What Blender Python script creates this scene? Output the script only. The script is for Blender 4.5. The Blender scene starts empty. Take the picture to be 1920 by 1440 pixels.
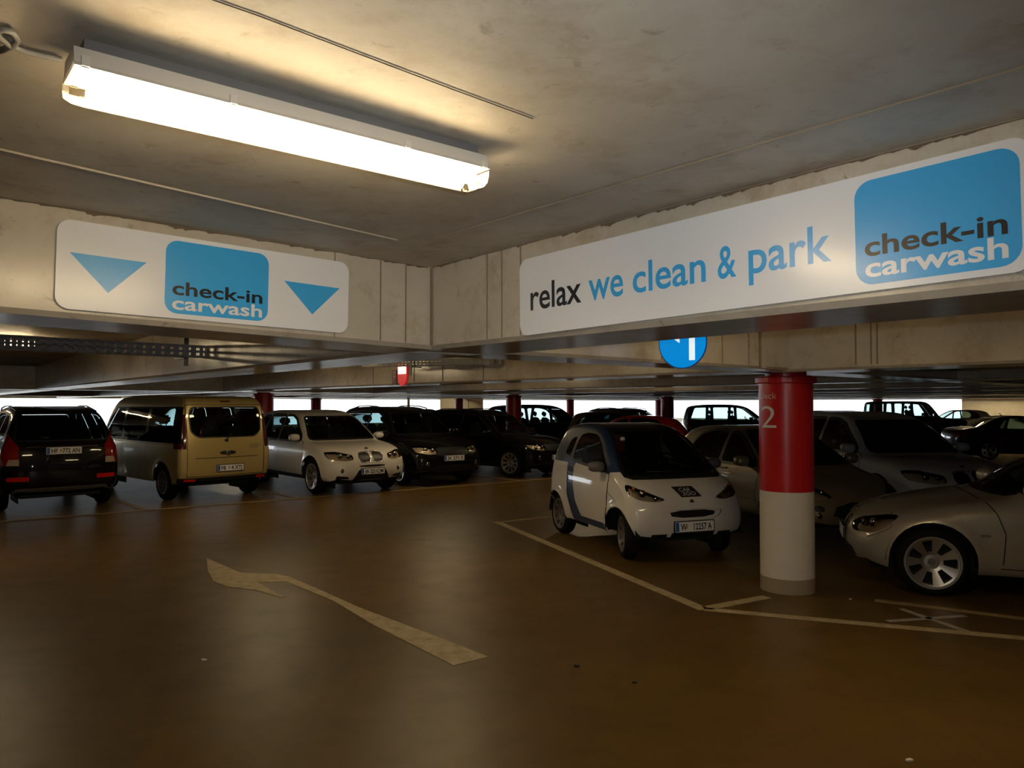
import bpy, bmesh, math, random
import numpy as np
from mathutils import Vector, Matrix

random.seed(4)
SC = bpy.context.scene
COL = SC.collection

# ------------------------------------------------------------------ camera, world, exposure
cam_d = bpy.data.cameras.new('camera')
cam_d.sensor_width = 36.0
cam_d.lens = 1407 / 1920 * 36
cam_d.clip_end = 400
cam = bpy.data.objects.new('camera', cam_d)
COL.objects.link(cam)
cam.location = (0, 0, 1.82)
cam.rotation_euler = (math.radians(90 + 1.507), 0, 0)
SC.camera = cam

world = bpy.data.worlds.new('world')
SC.world = world
world.use_nodes = True
bg = world.node_tree.nodes['Background']
bg.inputs[0].default_value = (0.86, 0.93, 1.0, 1)      # bright overcast sky all round
bg.inputs[1].default_value = 4.2

SC.view_settings.view_transform = 'Standard'
SC.view_settings.look = 'None'
SC.view_settings.gamma = 1
SC.view_settings.use_curve_mapping = False
SC.view_settings.exposure = 0.0
LAMP_STRENGTH = 50.0
LAMP_COLOR = (1.0, 0.84, 0.60)

# the photograph's own flash, a small lamp beside the lens
fl_d = bpy.data.lights.new('camera_flash', 'SPOT')
fl_d.energy = 110
fl_d.color = (0.88, 0.95, 1.0)
fl_d.spot_size = math.radians(95)
fl_d.spot_blend = 1.0
fl_d.shadow_soft_size = 0.02
fl = bpy.data.objects.new('camera_flash', fl_d)
COL.objects.link(fl)
fl.location = (0.04, 0, 1.88)
fl.rotation_euler = (math.radians(90 + 1.5), 0, 0)

# ------------------------------------------------------------------ materials
def new_mat(name):
    m = bpy.data.materials.new(name)
    m.use_nodes = True
    nt = m.node_tree
    b = nt.nodes['Principled BSDF']
    return m, nt, b

def setp(b, **k):
    for key, v in k.items():
        key = {'base': 'Base Color', 'rough': 'Roughness', 'metal': 'Metallic', 'coat': 'Coat Weight',
               'coatr': 'Coat Roughness', 'spec': 'Specular IOR Level', 'emit': 'Emission Color', 'emits': 'Emission Strength'}[key]
        if isinstance(v, tuple):
            v = (*v, 1)
        b.inputs[key].default_value = v

def plain(name, base, rough=.5, metal=0., **k):
    m, nt, b = new_mat(name)
    setp(b, base=base, rough=rough, metal=metal, **k)
    # slight unevenness of the surface
    tc = nt.nodes.new('ShaderNodeTexCoord')
    nz = nt.nodes.new('ShaderNodeTexNoise')
    nz.inputs['Scale'].default_value = 6
    nt.links.new(tc.outputs['Object'], nz.inputs['Vector'])
    mr = nt.nodes.new('ShaderNodeMapRange')
    mr.inputs['To Min'].default_value = max(0.0, rough - .04)
    mr.inputs['To Max'].default_value = min(1.0, rough + .05)
    nt.links.new(nz.outputs['Fac'], mr.inputs['Value'])
    nt.links.new(mr.outputs['Result'], b.inputs['Roughness'])
    return m

def paint(name, base, metal=0.0, rough=.38, spec=.5):
    m, nt, b = new_mat(name)
    setp(b, base=base, rough=rough, metal=metal, coat=1.0, coatr=.04, spec=spec)
    tc = nt.nodes.new('ShaderNodeTexCoord')
    nz = nt.nodes.new('ShaderNodeTexNoise')
    nz.inputs['Scale'].default_value = 2.2
    nz.inputs['Detail'].default_value = 4
    nt.links.new(tc.outputs['Object'], nz.inputs['Vector'])
    mx = nt.nodes.new('ShaderNodeMix')
    mx.data_type = 'RGBA'
    mx.inputs['A'].default_value = (*[c * .9 for c in base], 1)
    mx.inputs['B'].default_value = (*base, 1)
    nt.links.new(nz.outputs['Fac'], mx.inputs['Factor'])
    nt.links.new(mx.outputs['Result'], b.inputs['Base Color'])
    return m

def glass(name, tint, rough=.02):
    m = bpy.data.materials.new(name)
    m.use_nodes = True
    nt = m.node_tree
    nt.nodes.clear()
    out = nt.nodes.new('ShaderNodeOutputMaterial')
    tr = nt.nodes.new('ShaderNodeBsdfTransparent')
    tr.inputs[0].default_value = (*tint, 1)
    gl = nt.nodes.new('ShaderNodeBsdfGlossy')
    gl.inputs['Roughness'].default_value = rough
    fr = nt.nodes.new('ShaderNodeFresnel')
    fr.inputs[0].default_value = 1.45
    mx = nt.nodes.new('ShaderNodeMixShader')
    nt.links.new(fr.outputs[0], mx.inputs[0])
    nt.links.new(tr.outputs[0], mx.inputs[1])
    nt.links.new(gl.outputs[0], mx.inputs[2])
    nt.links.new(mx.outputs[0], out.inputs[0])
    return m

def emission(name, col, strength):
    m = bpy.data.materials.new(name)
    m.use_nodes = True
    nt = m.node_tree
    nt.nodes.clear()
    out = nt.nodes.new('ShaderNodeOutputMaterial')
    e = nt.nodes.new('ShaderNodeEmission')
    e.inputs[0].default_value = (*col, 1)
    e.inputs[1].default_value = strength
    nt.links.new(e.outputs[0], out.inputs[0])
    return m

def concrete(name, c1, c2, stain, rough=.55, bump=.25, stains=1.0):
    m, nt, b = new_mat(name)
    L = nt.links.new
    tc = nt.nodes.new('ShaderNodeTexCoord')
    n1 = nt.nodes.new('ShaderNodeTexNoise'); n1.inputs['Scale'].default_value = 1.3; n1.inputs['Detail'].default_value = 8; n1.inputs['Roughness'].default_value = .65
    n2 = nt.nodes.new('ShaderNodeTexNoise'); n2.inputs['Scale'].default_value = 4.5; n2.inputs['Detail'].default_value = 10; n2.inputs['Roughness'].default_value = .72
    n3 = nt.nodes.new('ShaderNodeTexNoise'); n3.inputs['Scale'].default_value = 26; n3.inputs['Detail'].default_value = 4
    for n in (n1, n2, n3): L(tc.outputs['Object'], n.inputs['Vector'])
    r1 = nt.nodes.new('ShaderNodeValToRGB')
    r1.color_ramp.elements[0].position = .35; r1.color_ramp.elements[0].color = (*c1, 1)
    r1.color_ramp.elements[1].position = .68; r1.color_ramp.elements[1].color = (*c2, 1)
    L(n1.outputs['Fac'], r1.inputs['Fac'])
    r2 = nt.nodes.new('ShaderNodeValToRGB')
    r2.color_ramp.elements[0].position = .50; r2.color_ramp.elements[0].color = (0, 0, 0, 1)
    r2.color_ramp.elements[1].position = .72; r2.color_ramp.elements[1].color = (.75 * stains,) * 3 + (1,)
    L(n2.outputs['Fac'], r2.inputs['Fac'])
    mx = nt.nodes.new('ShaderNodeMix'); mx.data_type = 'RGBA'
    L(r2.outputs['Color'], mx.inputs['Factor']); L(r1.outputs['Color'], mx.inputs['A'])
    mx.inputs['B'].default_value = (*stain, 1)
    n5 = nt.nodes.new('ShaderNodeTexNoise'); n5.inputs['Scale'].default_value = 15; n5.inputs['Detail'].default_value = 6; n5.inputs['Roughness'].default_value = .6; n5.inputs['Distortion'].default_value = .6
    L(tc.outputs['Object'], n5.inputs['Vector'])
    r5 = nt.nodes.new('ShaderNodeValToRGB')
    r5.color_ramp.elements[0].position = .62; r5.color_ramp.elements[0].color = (0, 0, 0, 1)
    r5.color_ramp.elements[1].position = .76; r5.color_ramp.elements[1].color = (.7 * stains,) * 3 + (1,)
    L(n5.outputs['Fac'], r5.inputs['Fac'])
    mx5 = nt.nodes.new('ShaderNodeMix'); mx5.data_type = 'RGBA'
    L(r5.outputs['Color'], mx5.inputs['Factor']); L(mx.outputs['Result'], mx5.inputs['A'])
    mx5.inputs['B'].default_value = (*[c * .62 for c in stain], 1)
    L(mx5.outputs['Result'], b.inputs['Base Color'])
    mr = nt.nodes.new('ShaderNodeMapRange'); mr.inputs['To Min'].default_value = rough - .1; mr.inputs['To Max'].default_value = rough + .12
    L(n2.outputs['Fac'], mr.inputs['Value']); L(mr.outputs['Result'], b.inputs['Roughness'])
    bp = nt.nodes.new('ShaderNodeBump'); bp.inputs['Strength'].default_value = bump; bp.inputs['Distance'].default_value = .004
    L(n3.outputs['Fac'], bp.inputs['Height']); L(bp.outputs['Normal'], b.inputs['Normal'])
    return m

M = {}
M['concrete'] = concrete('concrete_ceiling', (.44, .39, .31), (.62, .56, .46), (.35, .265, .165), rough=.6)
M['beam'] = concrete('concrete_beam', (.52, .455, .36), (.63, .565, .46), (.36, .275, .17), rough=.22, bump=.06)
M['wallc'] = concrete('concrete_wall', (.74, .70, .56), (.84, .80, .66), (.5, .44, .3), rough=.7, stains=.5)
M['joint'] = plain('joint_dark', (.28, .22, .15), .8)
M['crack'] = plain('crack_dark', (.10, .07, .045), .8)
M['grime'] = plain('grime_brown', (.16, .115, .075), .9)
M['ridge'] = plain('ridge_concrete', (.46, .40, .31), .7)

def floor_mat():
    m, nt, b = new_mat('floor_coating')
    L = nt.links.new
    tc = nt.nodes.new('ShaderNodeTexCoord')
    n1 = nt.nodes.new('ShaderNodeTexNoise'); n1.inputs['Scale'].default_value = .55; n1.inputs['Detail'].default_value = 6; n1.inputs['Roughness'].default_value = .6
    n2 = nt.nodes.new('ShaderNodeTexNoise'); n2.inputs['Scale'].default_value = 2.6; n2.inputs['Detail'].default_value = 9; n2.inputs['Roughness'].default_value = .7
    n3 = nt.nodes.new('ShaderNodeTexNoise'); n3.inputs['Scale'].default_value = 60; n3.inputs['Detail'].default_value = 3
    for n in (n1, n2, n3): L(tc.outputs['Object'], n.inputs['Vector'])
    # tyre rub: streaks along the driving direction
    mp = nt.nodes.new('ShaderNodeMapping'); mp.inputs['Rotation'].default_value = (0, 0, math.radians(-38)); mp.inputs['Scale'].default_value = (7, .35, 1)
    L(tc.outputs['Object'], mp.inputs['Vector'])
    n4 = nt.nodes.new('ShaderNodeTexNoise'); n4.inputs['Scale'].default_value = 1.0; n4.inputs['Detail'].default_value = 5
    L(mp.outputs['Vector'], n4.inputs['Vector'])
    r1 = nt.nodes.new('ShaderNodeValToRGB')
    r1.color_ramp.elements[0].position = .33; r1.color_ramp.elements[0].color = (.098, .056, .011, 1)
    r1.color_ramp.elements[1].position = .7; r1.color_ramp.elements[1].color = (.150, .088, .020, 1)
    L(n1.outputs['Fac'], r1.inputs['Fac'])
    r2 = nt.nodes.new('ShaderNodeValToRGB')
    r2.color_ramp.elements[0].position = .50; r2.color_ramp.elements[0].color = (0, 0, 0, 1)
    r2.color_ramp.elements[1].position = .80; r2.color_ramp.elements[1].color = (.65, .65, .65, 1)
    L(n2.outputs['Fac'], r2.inputs['Fac'])
    mx = nt.nodes.new('ShaderNodeMix'); mx.data_type = 'RGBA'
    L(r2.outputs['Color'], mx.inputs['Factor']); L(r1.outputs['Color'], mx.inputs['A']); mx.inputs['B'].default_value = (.070, .046, .016, 1)
    r4 = nt.nodes.new('ShaderNodeValToRGB')
    r4.color_ramp.elements[0].position = .55; r4.color_ramp.elements[0].color = (0, 0, 0, 1)
    r4.color_ramp.elements[1].position = .75; r4.color_ramp.elements[1].color = (.35, .35, .35, 1)
    L(n4.outputs['Fac'], r4.inputs['Fac'])
    mx2 = nt.nodes.new('ShaderNodeMix'); mx2.data_type = 'RGBA'
    L(r4.outputs['Color'], mx2.inputs['Factor']); L(mx.outputs['Result'], mx2.inputs['A']); mx2.inputs['B'].default_value = (.075, .050, .018, 1)
    L(mx2.outputs['Result'], b.inputs['Base Color'])
    mr = nt.nodes.new('ShaderNodeMapRange'); mr.inputs['To Min'].default_value = .30; mr.inputs['To Max'].default_value = .52
    L(n2.outputs['Fac'], mr.inputs['Value']); L(mr.outputs['Result'], b.inputs['Roughness'])
    bp = nt.nodes.new('ShaderNodeBump'); bp.inputs['Strength'].default_value = .12; bp.inputs['Distance'].default_value = .002
    L(n3.outputs['Fac'], bp.inputs['Height']); L(bp.outputs['Normal'], b.inputs['Normal'])
    setp(b, spec=.3)
    return m
M['floor'] = floor_mat()

def line_mat(name, base, worn):
    m, nt, b = new_mat(name)
    L = nt.links.new
    tc = nt.nodes.new('ShaderNodeTexCoord')
    n2 = nt.nodes.new('ShaderNodeTexNoise'); n2.inputs['Scale'].default_value = 9; n2.inputs['Detail'].default_value = 8; n2.inputs['Roughness'].default_value = .75
    L(tc.outputs['Object'], n2.inputs['Vector'])
    r = nt.nodes.new('ShaderNodeValToRGB')
    r.color_ramp.elements[0].position = .38; r.color_ramp.elements[0].color = (*base, 1)
    r.color_ramp.elements[1].position = .68; r.color_ramp.elements[1].color = (*worn, 1)
    L(n2.outputs['Fac'], r.inputs['Fac']); L(r.outputs['Color'], b.inputs['Base Color'])
    setp(b, rough=.6, spec=.3)
    return m
M['line'] = line_mat('worn_line_paint', (.52, .43, .28), (.32, .24, .12))
M['oldline'] = line_mat('old_line_paint', (.40, .30, .16), (.24, .165, .075))
M['tape'] = line_mat('white_tape', (.5, .5, .47), (.26, .23, .18))

def column_mat(name, c, rough):
    m, nt, b = new_mat(name)
    L = nt.links.new
    tc = nt.nodes.new('ShaderNodeTexCoord')
    n = nt.nodes.new('ShaderNodeTexNoise'); n.inputs['Scale'].default_value = 5; n.inputs['Detail'].default_value = 8; n.inputs['Roughness'].default_value = .7
    L(tc.outputs['Object'], n.inputs['Vector'])
    r = nt.nodes.new('ShaderNodeValToRGB')
    r.color_ramp.elements[0].position = .3; r.color_ramp.elements[0].color = (*[x * .9 for x in c], 1)
    r.color_ramp.elements[1].position = .75; r.color_ramp.elements[1].color = (*c, 1)
    L(n.outputs['Fac'], r.inputs['Fac']); L(r.outputs['Color'], b.inputs['Base Color'])
    bp = nt.nodes.new('ShaderNodeBump'); bp.inputs['Strength'].default_value = .1; bp.inputs['Distance'].default_value = .003
    L(n.outputs['Fac'], bp.inputs['Height']); L(bp.outputs['Normal'], b.inputs['Normal'])
    setp(b, rough=rough)
    return m
M['red'] = column_mat('red_gloss_paint', (.55, .014, .016), .33)
M['colwhite'] = column_mat('white_column_paint', (.76, .70, .60), .5)
M['colbase'] = column_mat('stained_column_foot', (.36, .29, .19), .7)
M['sign_white'] = plain('sign_white', (.90, .89, .90), .22, spec=.5)
M['sign_blue'] = plain('sign_blue', (.055, .44, .90), .25)
M['sign_black'] = plain('sign_black', (.018, .016, .018), .3)
M['letter_white'] = plain('letter_white', (.78, .76, .74), .4)
M['letter_pink'] = plain('letter_pink', (.72, .50, .46), .5)
M['steel'] = plain('galvanised_steel', (.42, .42, .43), .5, .2)
M['grey_plastic'] = plain('grey_lamp_housing', (.66, .60, .50), .5)
M['clear_plastic'] = glass('clear_lamp_cover', (.93, .86, .70), .1)
M['tube'] = emission('fluorescent_tube', LAMP_COLOR, LAMP_STRENGTH)
M['cable'] = plain('grey_cable', (.30, .28, .25), .5)
M['rubber'] = plain('tyre_rubber', (.009, .009, .009), .75, spec=.15)
M['black'] = plain('black_plastic', (.012, .012, .013), .45)
M['dark'] = plain('dark_underbody', (.006, .006, .006), .85)
M['chrome'] = plain('chrome', (.62, .60, .57), .14, 1.0)
M['alloy'] = plain('alloy_silver', (.62, .60, .56), .30, .85)
M['steelrim'] = plain('painted_steel_rim', (.20, .18, .155), .4, .6)
M['greyplast'] = plain('grey_trim', (.16, .15, .14), .5)
M['seat'] = plain('seat_cloth', (.020, .020, .022), .9)
M['glass'] = glass('car_glass', (.50, .62, .60))
M['glass_dark'] = glass('privacy_glass', (.22, .30, .31))
M['lampglass'] = glass('headlight_cover', (.82, .78, .72))
M['reflector'] = plain('headlight_reflector', (.60, .53, .42), .35, .2)
M['gloss_black'] = plain('gloss_black_trim', (.006, .006, .007), .08)
M['tail'] = plain('tail_light_red', (.30, .006, .006), .15, coat=1.0)
M['tailwhite'] = plain('tail_light_clear', (.55, .42, .33), .2, coat=1.0)
M['orange'] = plain('indicator_orange', (.55, .18, .02), .25)
M['plate'] = plain('number_plate_white', (.93, .93, .91), .35)
M['crest'] = plain('plate_crest', (.55, .42, .10), .35)
M['plate_blue'] = plain('number_plate_blue', (.02, .12, .5), .35)
M['plate_black'] = plain('number_plate_black', (.02, .02, .025), .4)
M['maroon_sign'] = plain('maroon_sign', (.17, .016, .016), .35)
M['shield_red'] = plain('red_sheet_flash_glow', (.72, .02, .03), .3, emit=(.8, .01, .02), emits=.45)  # reflective sheeting; the flash it throws back is put in as emission
M['sheet_white'] = plain('white_sheet_flash_glow', (.86, .86, .86), .3, emit=(.9, .97, 1.0), emits=.8)  # glow on bar and arrow imitates returned flash
M['sheet_blue'] = plain('blue_sheet_flash_glow', (.0, .33, .80), .3, emit=(.0, .30, .85), emits=.62)  # retroreflected flash painted in as emission on the disc
M['reflect_red'] = plain('red_reflector', (.7, .01, .01), .2)
M['tail_dark'] = plain('dark_red_tail_light', (.10, .006, .008), .12, coat=1.0)
M['white_paint'] = paint('white_car_paint', (.84, .80, .74))
M['white_paint_cool'] = paint('cool_white_car_paint', (.62, .62, .62))
M['navy'] = paint('navy_frame_paint', (.012, .038, .115), spec=.25)
M['black_paint'] = paint('black_car_paint', (.005, .005, .006), spec=.08)
M['darkblue'] = paint('dark_blue_car_paint', (.012, .020, .040), spec=.1)
M['gold'] = paint('gold_metallic_paint', (.60, .46, .18), .35)
M['champagne'] = paint('champagne_metallic_paint', (.30, .24, .15), .45)
M['silver'] = paint('silver_metallic_paint', (.60, .55, .44), .45, rough=.36)
M['silver2'] = paint('silver_car_paint', (.5, .5, .5), .4)
M['red_paint'] = paint('red_car_paint', (.52, .014, .018))
M['maroon'] = paint('dark_maroon_paint', (.03, .005, .009), spec=.15)
M['greyblue'] = paint('slate_car_paint', (.018, .023, .028), .0, spec=.1)

# ------------------------------------------------------------------ object helpers
def link(name, me, mat=None, parent=None, loc=None, smooth=False):
    o = bpy.data.objects.new(name, me)
    COL.objects.link(o)
    if mat is not None and me is not None and not me.materials:
        me.materials.append(mat)
    if parent is not None:
        o.parent = parent
    if loc is not None:
        o.location = loc
    if smooth:
        me.polygons.foreach_set('use_smooth', [True] * len(me.polygons))
    return o

def tag(o, label=None, cat=None, group=None, kind=None):
    if label: o['label'] = label
    if cat: o['category'] = cat
    if group: o['group'] = group
    if kind: o['kind'] = kind
    return o

def empty(name, loc=(0, 0, 0), rz=0.0):
    o = bpy.data.objects.new(name, None)
    COL.objects.link(o)
    o.location = loc
    o.rotation_euler = (0, 0, rz)
    o.empty_display_size = .2
    return o

def bm_obj(name, bm, mat, parent=None, loc=None, smooth=False, bevel=0):
    if bevel:
        bmesh.ops.bevel(bm, geom=bm.edges[:], offset=bevel, segments=2, affect='EDGES', profile=.6)
    bmesh.ops.recalc_face_normals(bm, faces=bm.faces[:])
    me = bpy.data.meshes.new(name)
    bm.to_mesh(me)
    bm.free()
    return link(name, me, mat, parent, loc, smooth)

def add_box(bm, c, s, M3=None):
    r = bmesh.ops.create_cube(bm, size=1.0)
    for v in r['verts']:
        p = Vector((v.co.x * s[0], v.co.y * s[1], v.co.z * s[2]))
        if M3 is not None: p = M3 @ p
        v.co = p + Vector(c)
    return r['verts']

def box_obj(name, c, s, mat, parent=None, bevel=0, M3=None):
    bm = bmesh.new()
    add_box(bm, c, s, M3)
    return bm_obj(name, bm, mat, parent, bevel=bevel)

def add_tube(bm, pts, r, n=8, cap=True):
    pts = [Vector(p) for p in pts]
    rings = []
    for i, p in enumerate(pts):
        d = (pts[min(i + 1, len(pts) - 1)] - pts[max(i - 1, 0)]).normalized()
        up = Vector((0, 0, 1)) if abs(d.z) < .9 else Vector((1, 0, 0))
        u = d.cross(up).normalized(); w = u.cross(d)
        rings.append([bm.verts.new(p + r * (math.cos(2 * math.pi * k / n) * u + math.sin(2 * math.pi * k / n) * w)) for k in range(n)])
    for a, b in zip(rings[:-1], rings[1:]):
        for k in range(n):
            bm.faces.new((a[k], a[(k + 1) % n], b[(k + 1) % n], b[k]))
    if cap:
        bm.faces.new(rings[0][::-1]); bm.faces.new(rings[-1])

def tube_obj(name, pts, r, mat, parent=None, n=8):
    bm = bmesh.new()
    add_tube(bm, pts, r, n)
    return bm_obj(name, bm, mat, parent, smooth=True)

def add_lathe(bm, prof, n=32, axis='z', c=(0, 0, 0), closed=False):
    """prof: (radius, height) points turned round the axis"""
    rings = []
    for r, h in prof:
        ring = []
        for k in range(n):
            a = 2 * math.pi * k / n
            if axis == 'z': p = (r * math.cos(a), r * math.sin(a), h)
            elif axis == 'y': p = (r * math.cos(a), h, r * math.sin(a))
            else: p = (h, r * math.cos(a), r * math.sin(a))
            ring.append(bm.verts.new(Vector(p) + Vector(c)))
        rings.append(ring)
    seq = list(zip(rings[:-1], rings[1:]))
    if closed: seq.append((rings[-1], rings[0]))
    for a, b in seq:
        for k in range(n):
            bm.faces.new((a[k], a[(k + 1) % n], b[(k + 1) % n], b[k]))
    return rings

def prism(bm, poly, z0, z1):
    lo = [bm.verts.new((x, y, z0)) for x, y in poly]
    hi = [bm.verts.new((x, y, z1)) for x, y in poly]
    bm.faces.new(hi); bm.faces.new(lo[::-1])
    n = len(poly)
    for i in range(n):
        bm.faces.new((lo[i], lo[(i + 1) % n], hi[(i + 1) % n], hi[i]))

def rrect(x0, y0, x1, y1, r, n=6):
    out = []
    for cx, cy, a0 in ((x1 - r, y1 - r, 0), (x0 + r, y1 - r, 90), (x0 + r, y0 + r, 180), (x1 - r, y0 + r, 270)):
        for k in range(n + 1):
            a = math.radians(a0 + 90 * k / n)
            out.append((cx + r * math.cos(a), cy + r * math.sin(a)))
    return out

def plate_obj(name, poly, z0, z1, mat, parent):
    bm = bmesh.new()
    prism(bm, poly, z0, z1)
    return bm_obj(name, bm, mat, parent)

_txt = {}
def text_mesh(s, bold=0.0, slices=0):
    """flat letters in the xy plane; returns (verts, faces) lists"""
    key = (s, bold, slices)
    if key not in _txt:
        cu = bpy.data.curves.new('lettering', 'FONT')
        cu.body = s
        cu.size = 1.0
        cu.offset = bold
        cu.resolution_u = 4
        o = bpy.data.objects.new('lettering', cu)
        COL.objects.link(o)
        dg = bpy.context.evaluated_depsgraph_get()
        me = bpy.data.meshes.new_from_object(o.evaluated_get(dg))
        if slices:
            bm = bmesh.new(); bm.from_mesh(me)
            bmesh.ops.triangulate(bm, faces=bm.faces[:])
            x0 = min(v.co.x for v in bm.verts); x1 = max(v.co.x for v in bm.verts)
            y0 = min(v.co.y for v in bm.verts); y1 = max(v.co.y for v in bm.verts)
            for i in range(1, slices):
                bmesh.ops.bisect_plane(bm, geom=bm.verts[:] + bm.edges[:] + bm.faces[:], plane_co=(x0 + (x1 - x0) * i / slices, 0, 0), plane_no=(1, 0, 0))
            for i in range(1, 4):
                bmesh.ops.bisect_plane(bm, geom=bm.verts[:] + bm.edges[:] + bm.faces[:], plane_co=(0, y0 + (y1 - y0) * i / 4, 0), plane_no=(0, 1, 0))
            bm.to_mesh(me); bm.free()
        _txt[key] = ([v.co.copy() for v in me.vertices], [tuple(p.vertices) for p in me.polygons])
        bpy.data.objects.remove(o); bpy.data.curves.remove(cu); bpy.data.meshes.remove(me)
    return _txt[key]

def text_obj(name, s, x0, x1, ybase, hy, mat, parent, z=0.004, bold=0.0, fit='asc', bend=None):
    """letters from x0 to x1, base line at ybase; hy = height of the tallest letter above the base line"""
    vs, fs = text_mesh(s, bold, 14 if bend else 0)
    xs = [v.x for v in vs]; ys = [v.y for v in vs]
    sx = (x1 - x0) / (max(xs) - min(xs)); sy = hy / max(ys)
    P = []
    for v in vs:
        p = Vector((x0 + (v.x - min(xs)) * sx, ybase + v.y * sy, z))
        P.append(bend(p) if bend else p)
    me = bpy.data.meshes.new(name)
    me.from_pydata(P, [], fs)
    return link(name, me, mat, parent)

for _s, _b in (('check-in', .020), ('carwash', .020), ('relax', .012), ('we', .012), ('clean', .012), ('&', .012), ('park', .012)):
    text_mesh(_s, _b)

# ------------------------------------------------------------------ deck frame: O is the inner corner of the two near beams
O = Vector((-.456, 4.215)); AD = Vector((.750, .661)); BD = Vector((-.636, .772))
def ab(sa, sb, z=0.0):
    p = O + AD * sa + BD * sb
    return Vector((p.x, p.y, z))

# floor
bm = bmesh.new()
fl_c = [ab(-14.5, -14.5), ab(62, -14.5), ab(62, 47), ab(-14.5, 47)]
nx = 24
grid = [[bm.verts.new(ab(-14.5 + 76.5 * i / nx, -14.5 + 61.5 * j / nx)) for j in range(nx + 1)] for i in range(nx + 1)]
for i in range(nx):
    for j in range(nx):
        bm.faces.new((grid[i][j], grid[i + 1][j], grid[i + 1][j + 1], grid[i][j + 1]))
tag(bm_obj('floor', bm, M['floor']), kind='structure')

# ceiling: slab over the whole deck; the near bay tilts very slightly for drainage
def ceil_z(x, y):
    return 2.584 - .0217 * (x + .457) * .5 - .0 * (y - 4.215)
bm = bmesh.new()
def quad(bm, pts):
    bm.faces.new([bm.verts.new(p) for p in pts])
near = [(-4.3, -8.2), (.3, -8.2), (.3, .3), (-4.3, .3)]
quad(bm, [Vector((*ab(*p).xy, 2.586 + .0145 * max(0.0, -p[0]) )) for p in near])
def flat(a0, b0, a1, b1):
    quad(bm, [ab(a0, b0, 2.62), ab(a1, b0, 2.62), ab(a1, b1, 2.62), ab(a0, b1, 2.62)])
flat(-14.5, -14.5, 62, -8.0); flat(-14.5, .2, 62, 47); flat(.2, -8.2, 62, .3); flat(-14.5, -8.2, -4.2, .3)
# top of slab
quad(bm, [ab(-14.5, -14.5, 2.95), ab(62, -14.5, 2.95), ab(62, 47, 2.95), ab(-14.5, 47, 2.95)])
me = bpy.data.meshes.new('ceiling'); 
for f in bm.faces: f.normal_update()
bm.to_mesh(me); bm.free()
ceiling = tag(link('ceiling', me, M['concrete']), kind='structure')

# board joints and ridges in the near ceiling
def strip(name, p, q, w, h, mat, parent):
    p = Vector(p); q = Vector(q); d = (q - p).normalized(); n = Vector((-d.y, d.x, 0)).normalized() * w / 2
    bm = bmesh.new()
    a = [bm.verts.new(v) for v in (p - n, p + n, p + Vector((0, 0, -h)), q - n, q + n, q + Vector((0, 0, -h)))]
    for f in ((0, 1, 4, 3), (0, 3, 5, 2), (1, 2, 5, 4), (0, 2, 1), (3, 4, 5)): bm.faces.new([a[i] for i in f])
    return bm_obj(name, bm, mat, parent)
def cz(x, y):
    p = Vector((x, y)) - O
    sa = p.dot(Vector((.772, .636)) / (AD.x * .772 + AD.y * .636))
    return 2.586 + .0145 * max(0.0, -sa)
jl = [(-.86, 1.19), (-.66, 1.395), (-.52, 1.51), (-.378, 1.642), (-.15, 1.852), (.058, 2.037)]
for p, q in zip(jl[:-1], jl[1:]):
    strip('board_joint', (*p, cz(*p) + .001), (*q, cz(*q) + .001), .004, .002, M['crack'], ceiling)
for p, q, w, h in (((-2.05, 1.816), (-.54, 3.52), .010, .006), ((-.40, 3.52), (2.1, .62), .006, .004), ((.35, 1.4), (1.35, .2), .006, .004)):
    strip('board_ridge', (*p, cz(*p) + .001), (*q, cz(*q) + .001), w, h, M['ridge'] if h > .005 else M['joint'], ceiling)

# beams
def beam(name, P, Q, zP, zQ, n, t, mat, ztop=2.8):
    """P,Q: xy of the front bottom edge; n: unit xy towards the back; chamfered lower edges"""
    P = Vector(P); Q = Vector(Q); n = Vector(n)
    bm = bmesh.new()
    c = .022
    def sec(p, zb):
        prof = [(0, ztop), (0, zb + c), (c, zb), (t - c, zb), (t, zb + c), (t, ztop)]
        return [bm.verts.new((p.x + n.x * u, p.y + n.y * u, z)) for u, z in prof]
    a = sec(P, zP); b = sec(Q, zQ)
    for i in range(5):
        bm.faces.new((a[i], a[i + 1], b[i + 1], b[i]))
    bm.faces.new(a); bm.faces.new(b[::-1])
    return tag(bm_obj(name, bm, mat), kind='structure')

Nb = Vector((-.661, .750))      # back of the a-direction beams
Na = Vector((.772, .636))       # back of the b-direction beams
pA = lambda s, sb=0.0: (O + AD * s + BD * sb)
beamA = beam('beam_left', pA(-14.4), pA(0.03), 2.45, 2.126, Nb, .5, M['beam'])
# keep the slope local: replace by two straight pieces
bpy.data.objects.remove(beamA)
beamA = beam('beam_left', Vector((-1.971, 2.88)) - AD * 2.2, O + AD * .02, 2.173 + .051, 2.126, Nb, .5, M['beam'])
beam('beam_left_far', Vector((-1.971, 2.88)) - AD * 11.2, Vector((-1.971, 2.88)) - AD * 2.19, 2.22, 2.224, Nb, .5, M['beam'])
beamA2 = beam('beam_cross', O + AD * .5, pA(60), 2.126, 2.126, Nb, .5, M['beam'])
Bdir = (Vector((1.37, 2.0)) - O).normalized()
beamB = beam('beam_right', O - Bdir * .1, O + Bdir * 13, 2.125, 2.14, Na, .56, M['beam'])
beamB2 = beam('beam_right_far', pA(0, .3), pA(0, 46.5), 2.126, 2.126, Na, .56, M['beam'])
beamC = beam('beam_column', Vector((2.53, 6.85)) - Bdir * .2, Vector((2.53, 6.85)) + Bdir * 16, 2.112, 2.15, Na, .6, M['beam'])
beamC2 = beam('beam_column_far', Vector((2.53, 6.85)) + BD * .3, Vector((2.53, 6.85)) + BD * 40, 2.126, 2.126, Na, .6, M['beam'])
k = 0
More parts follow.
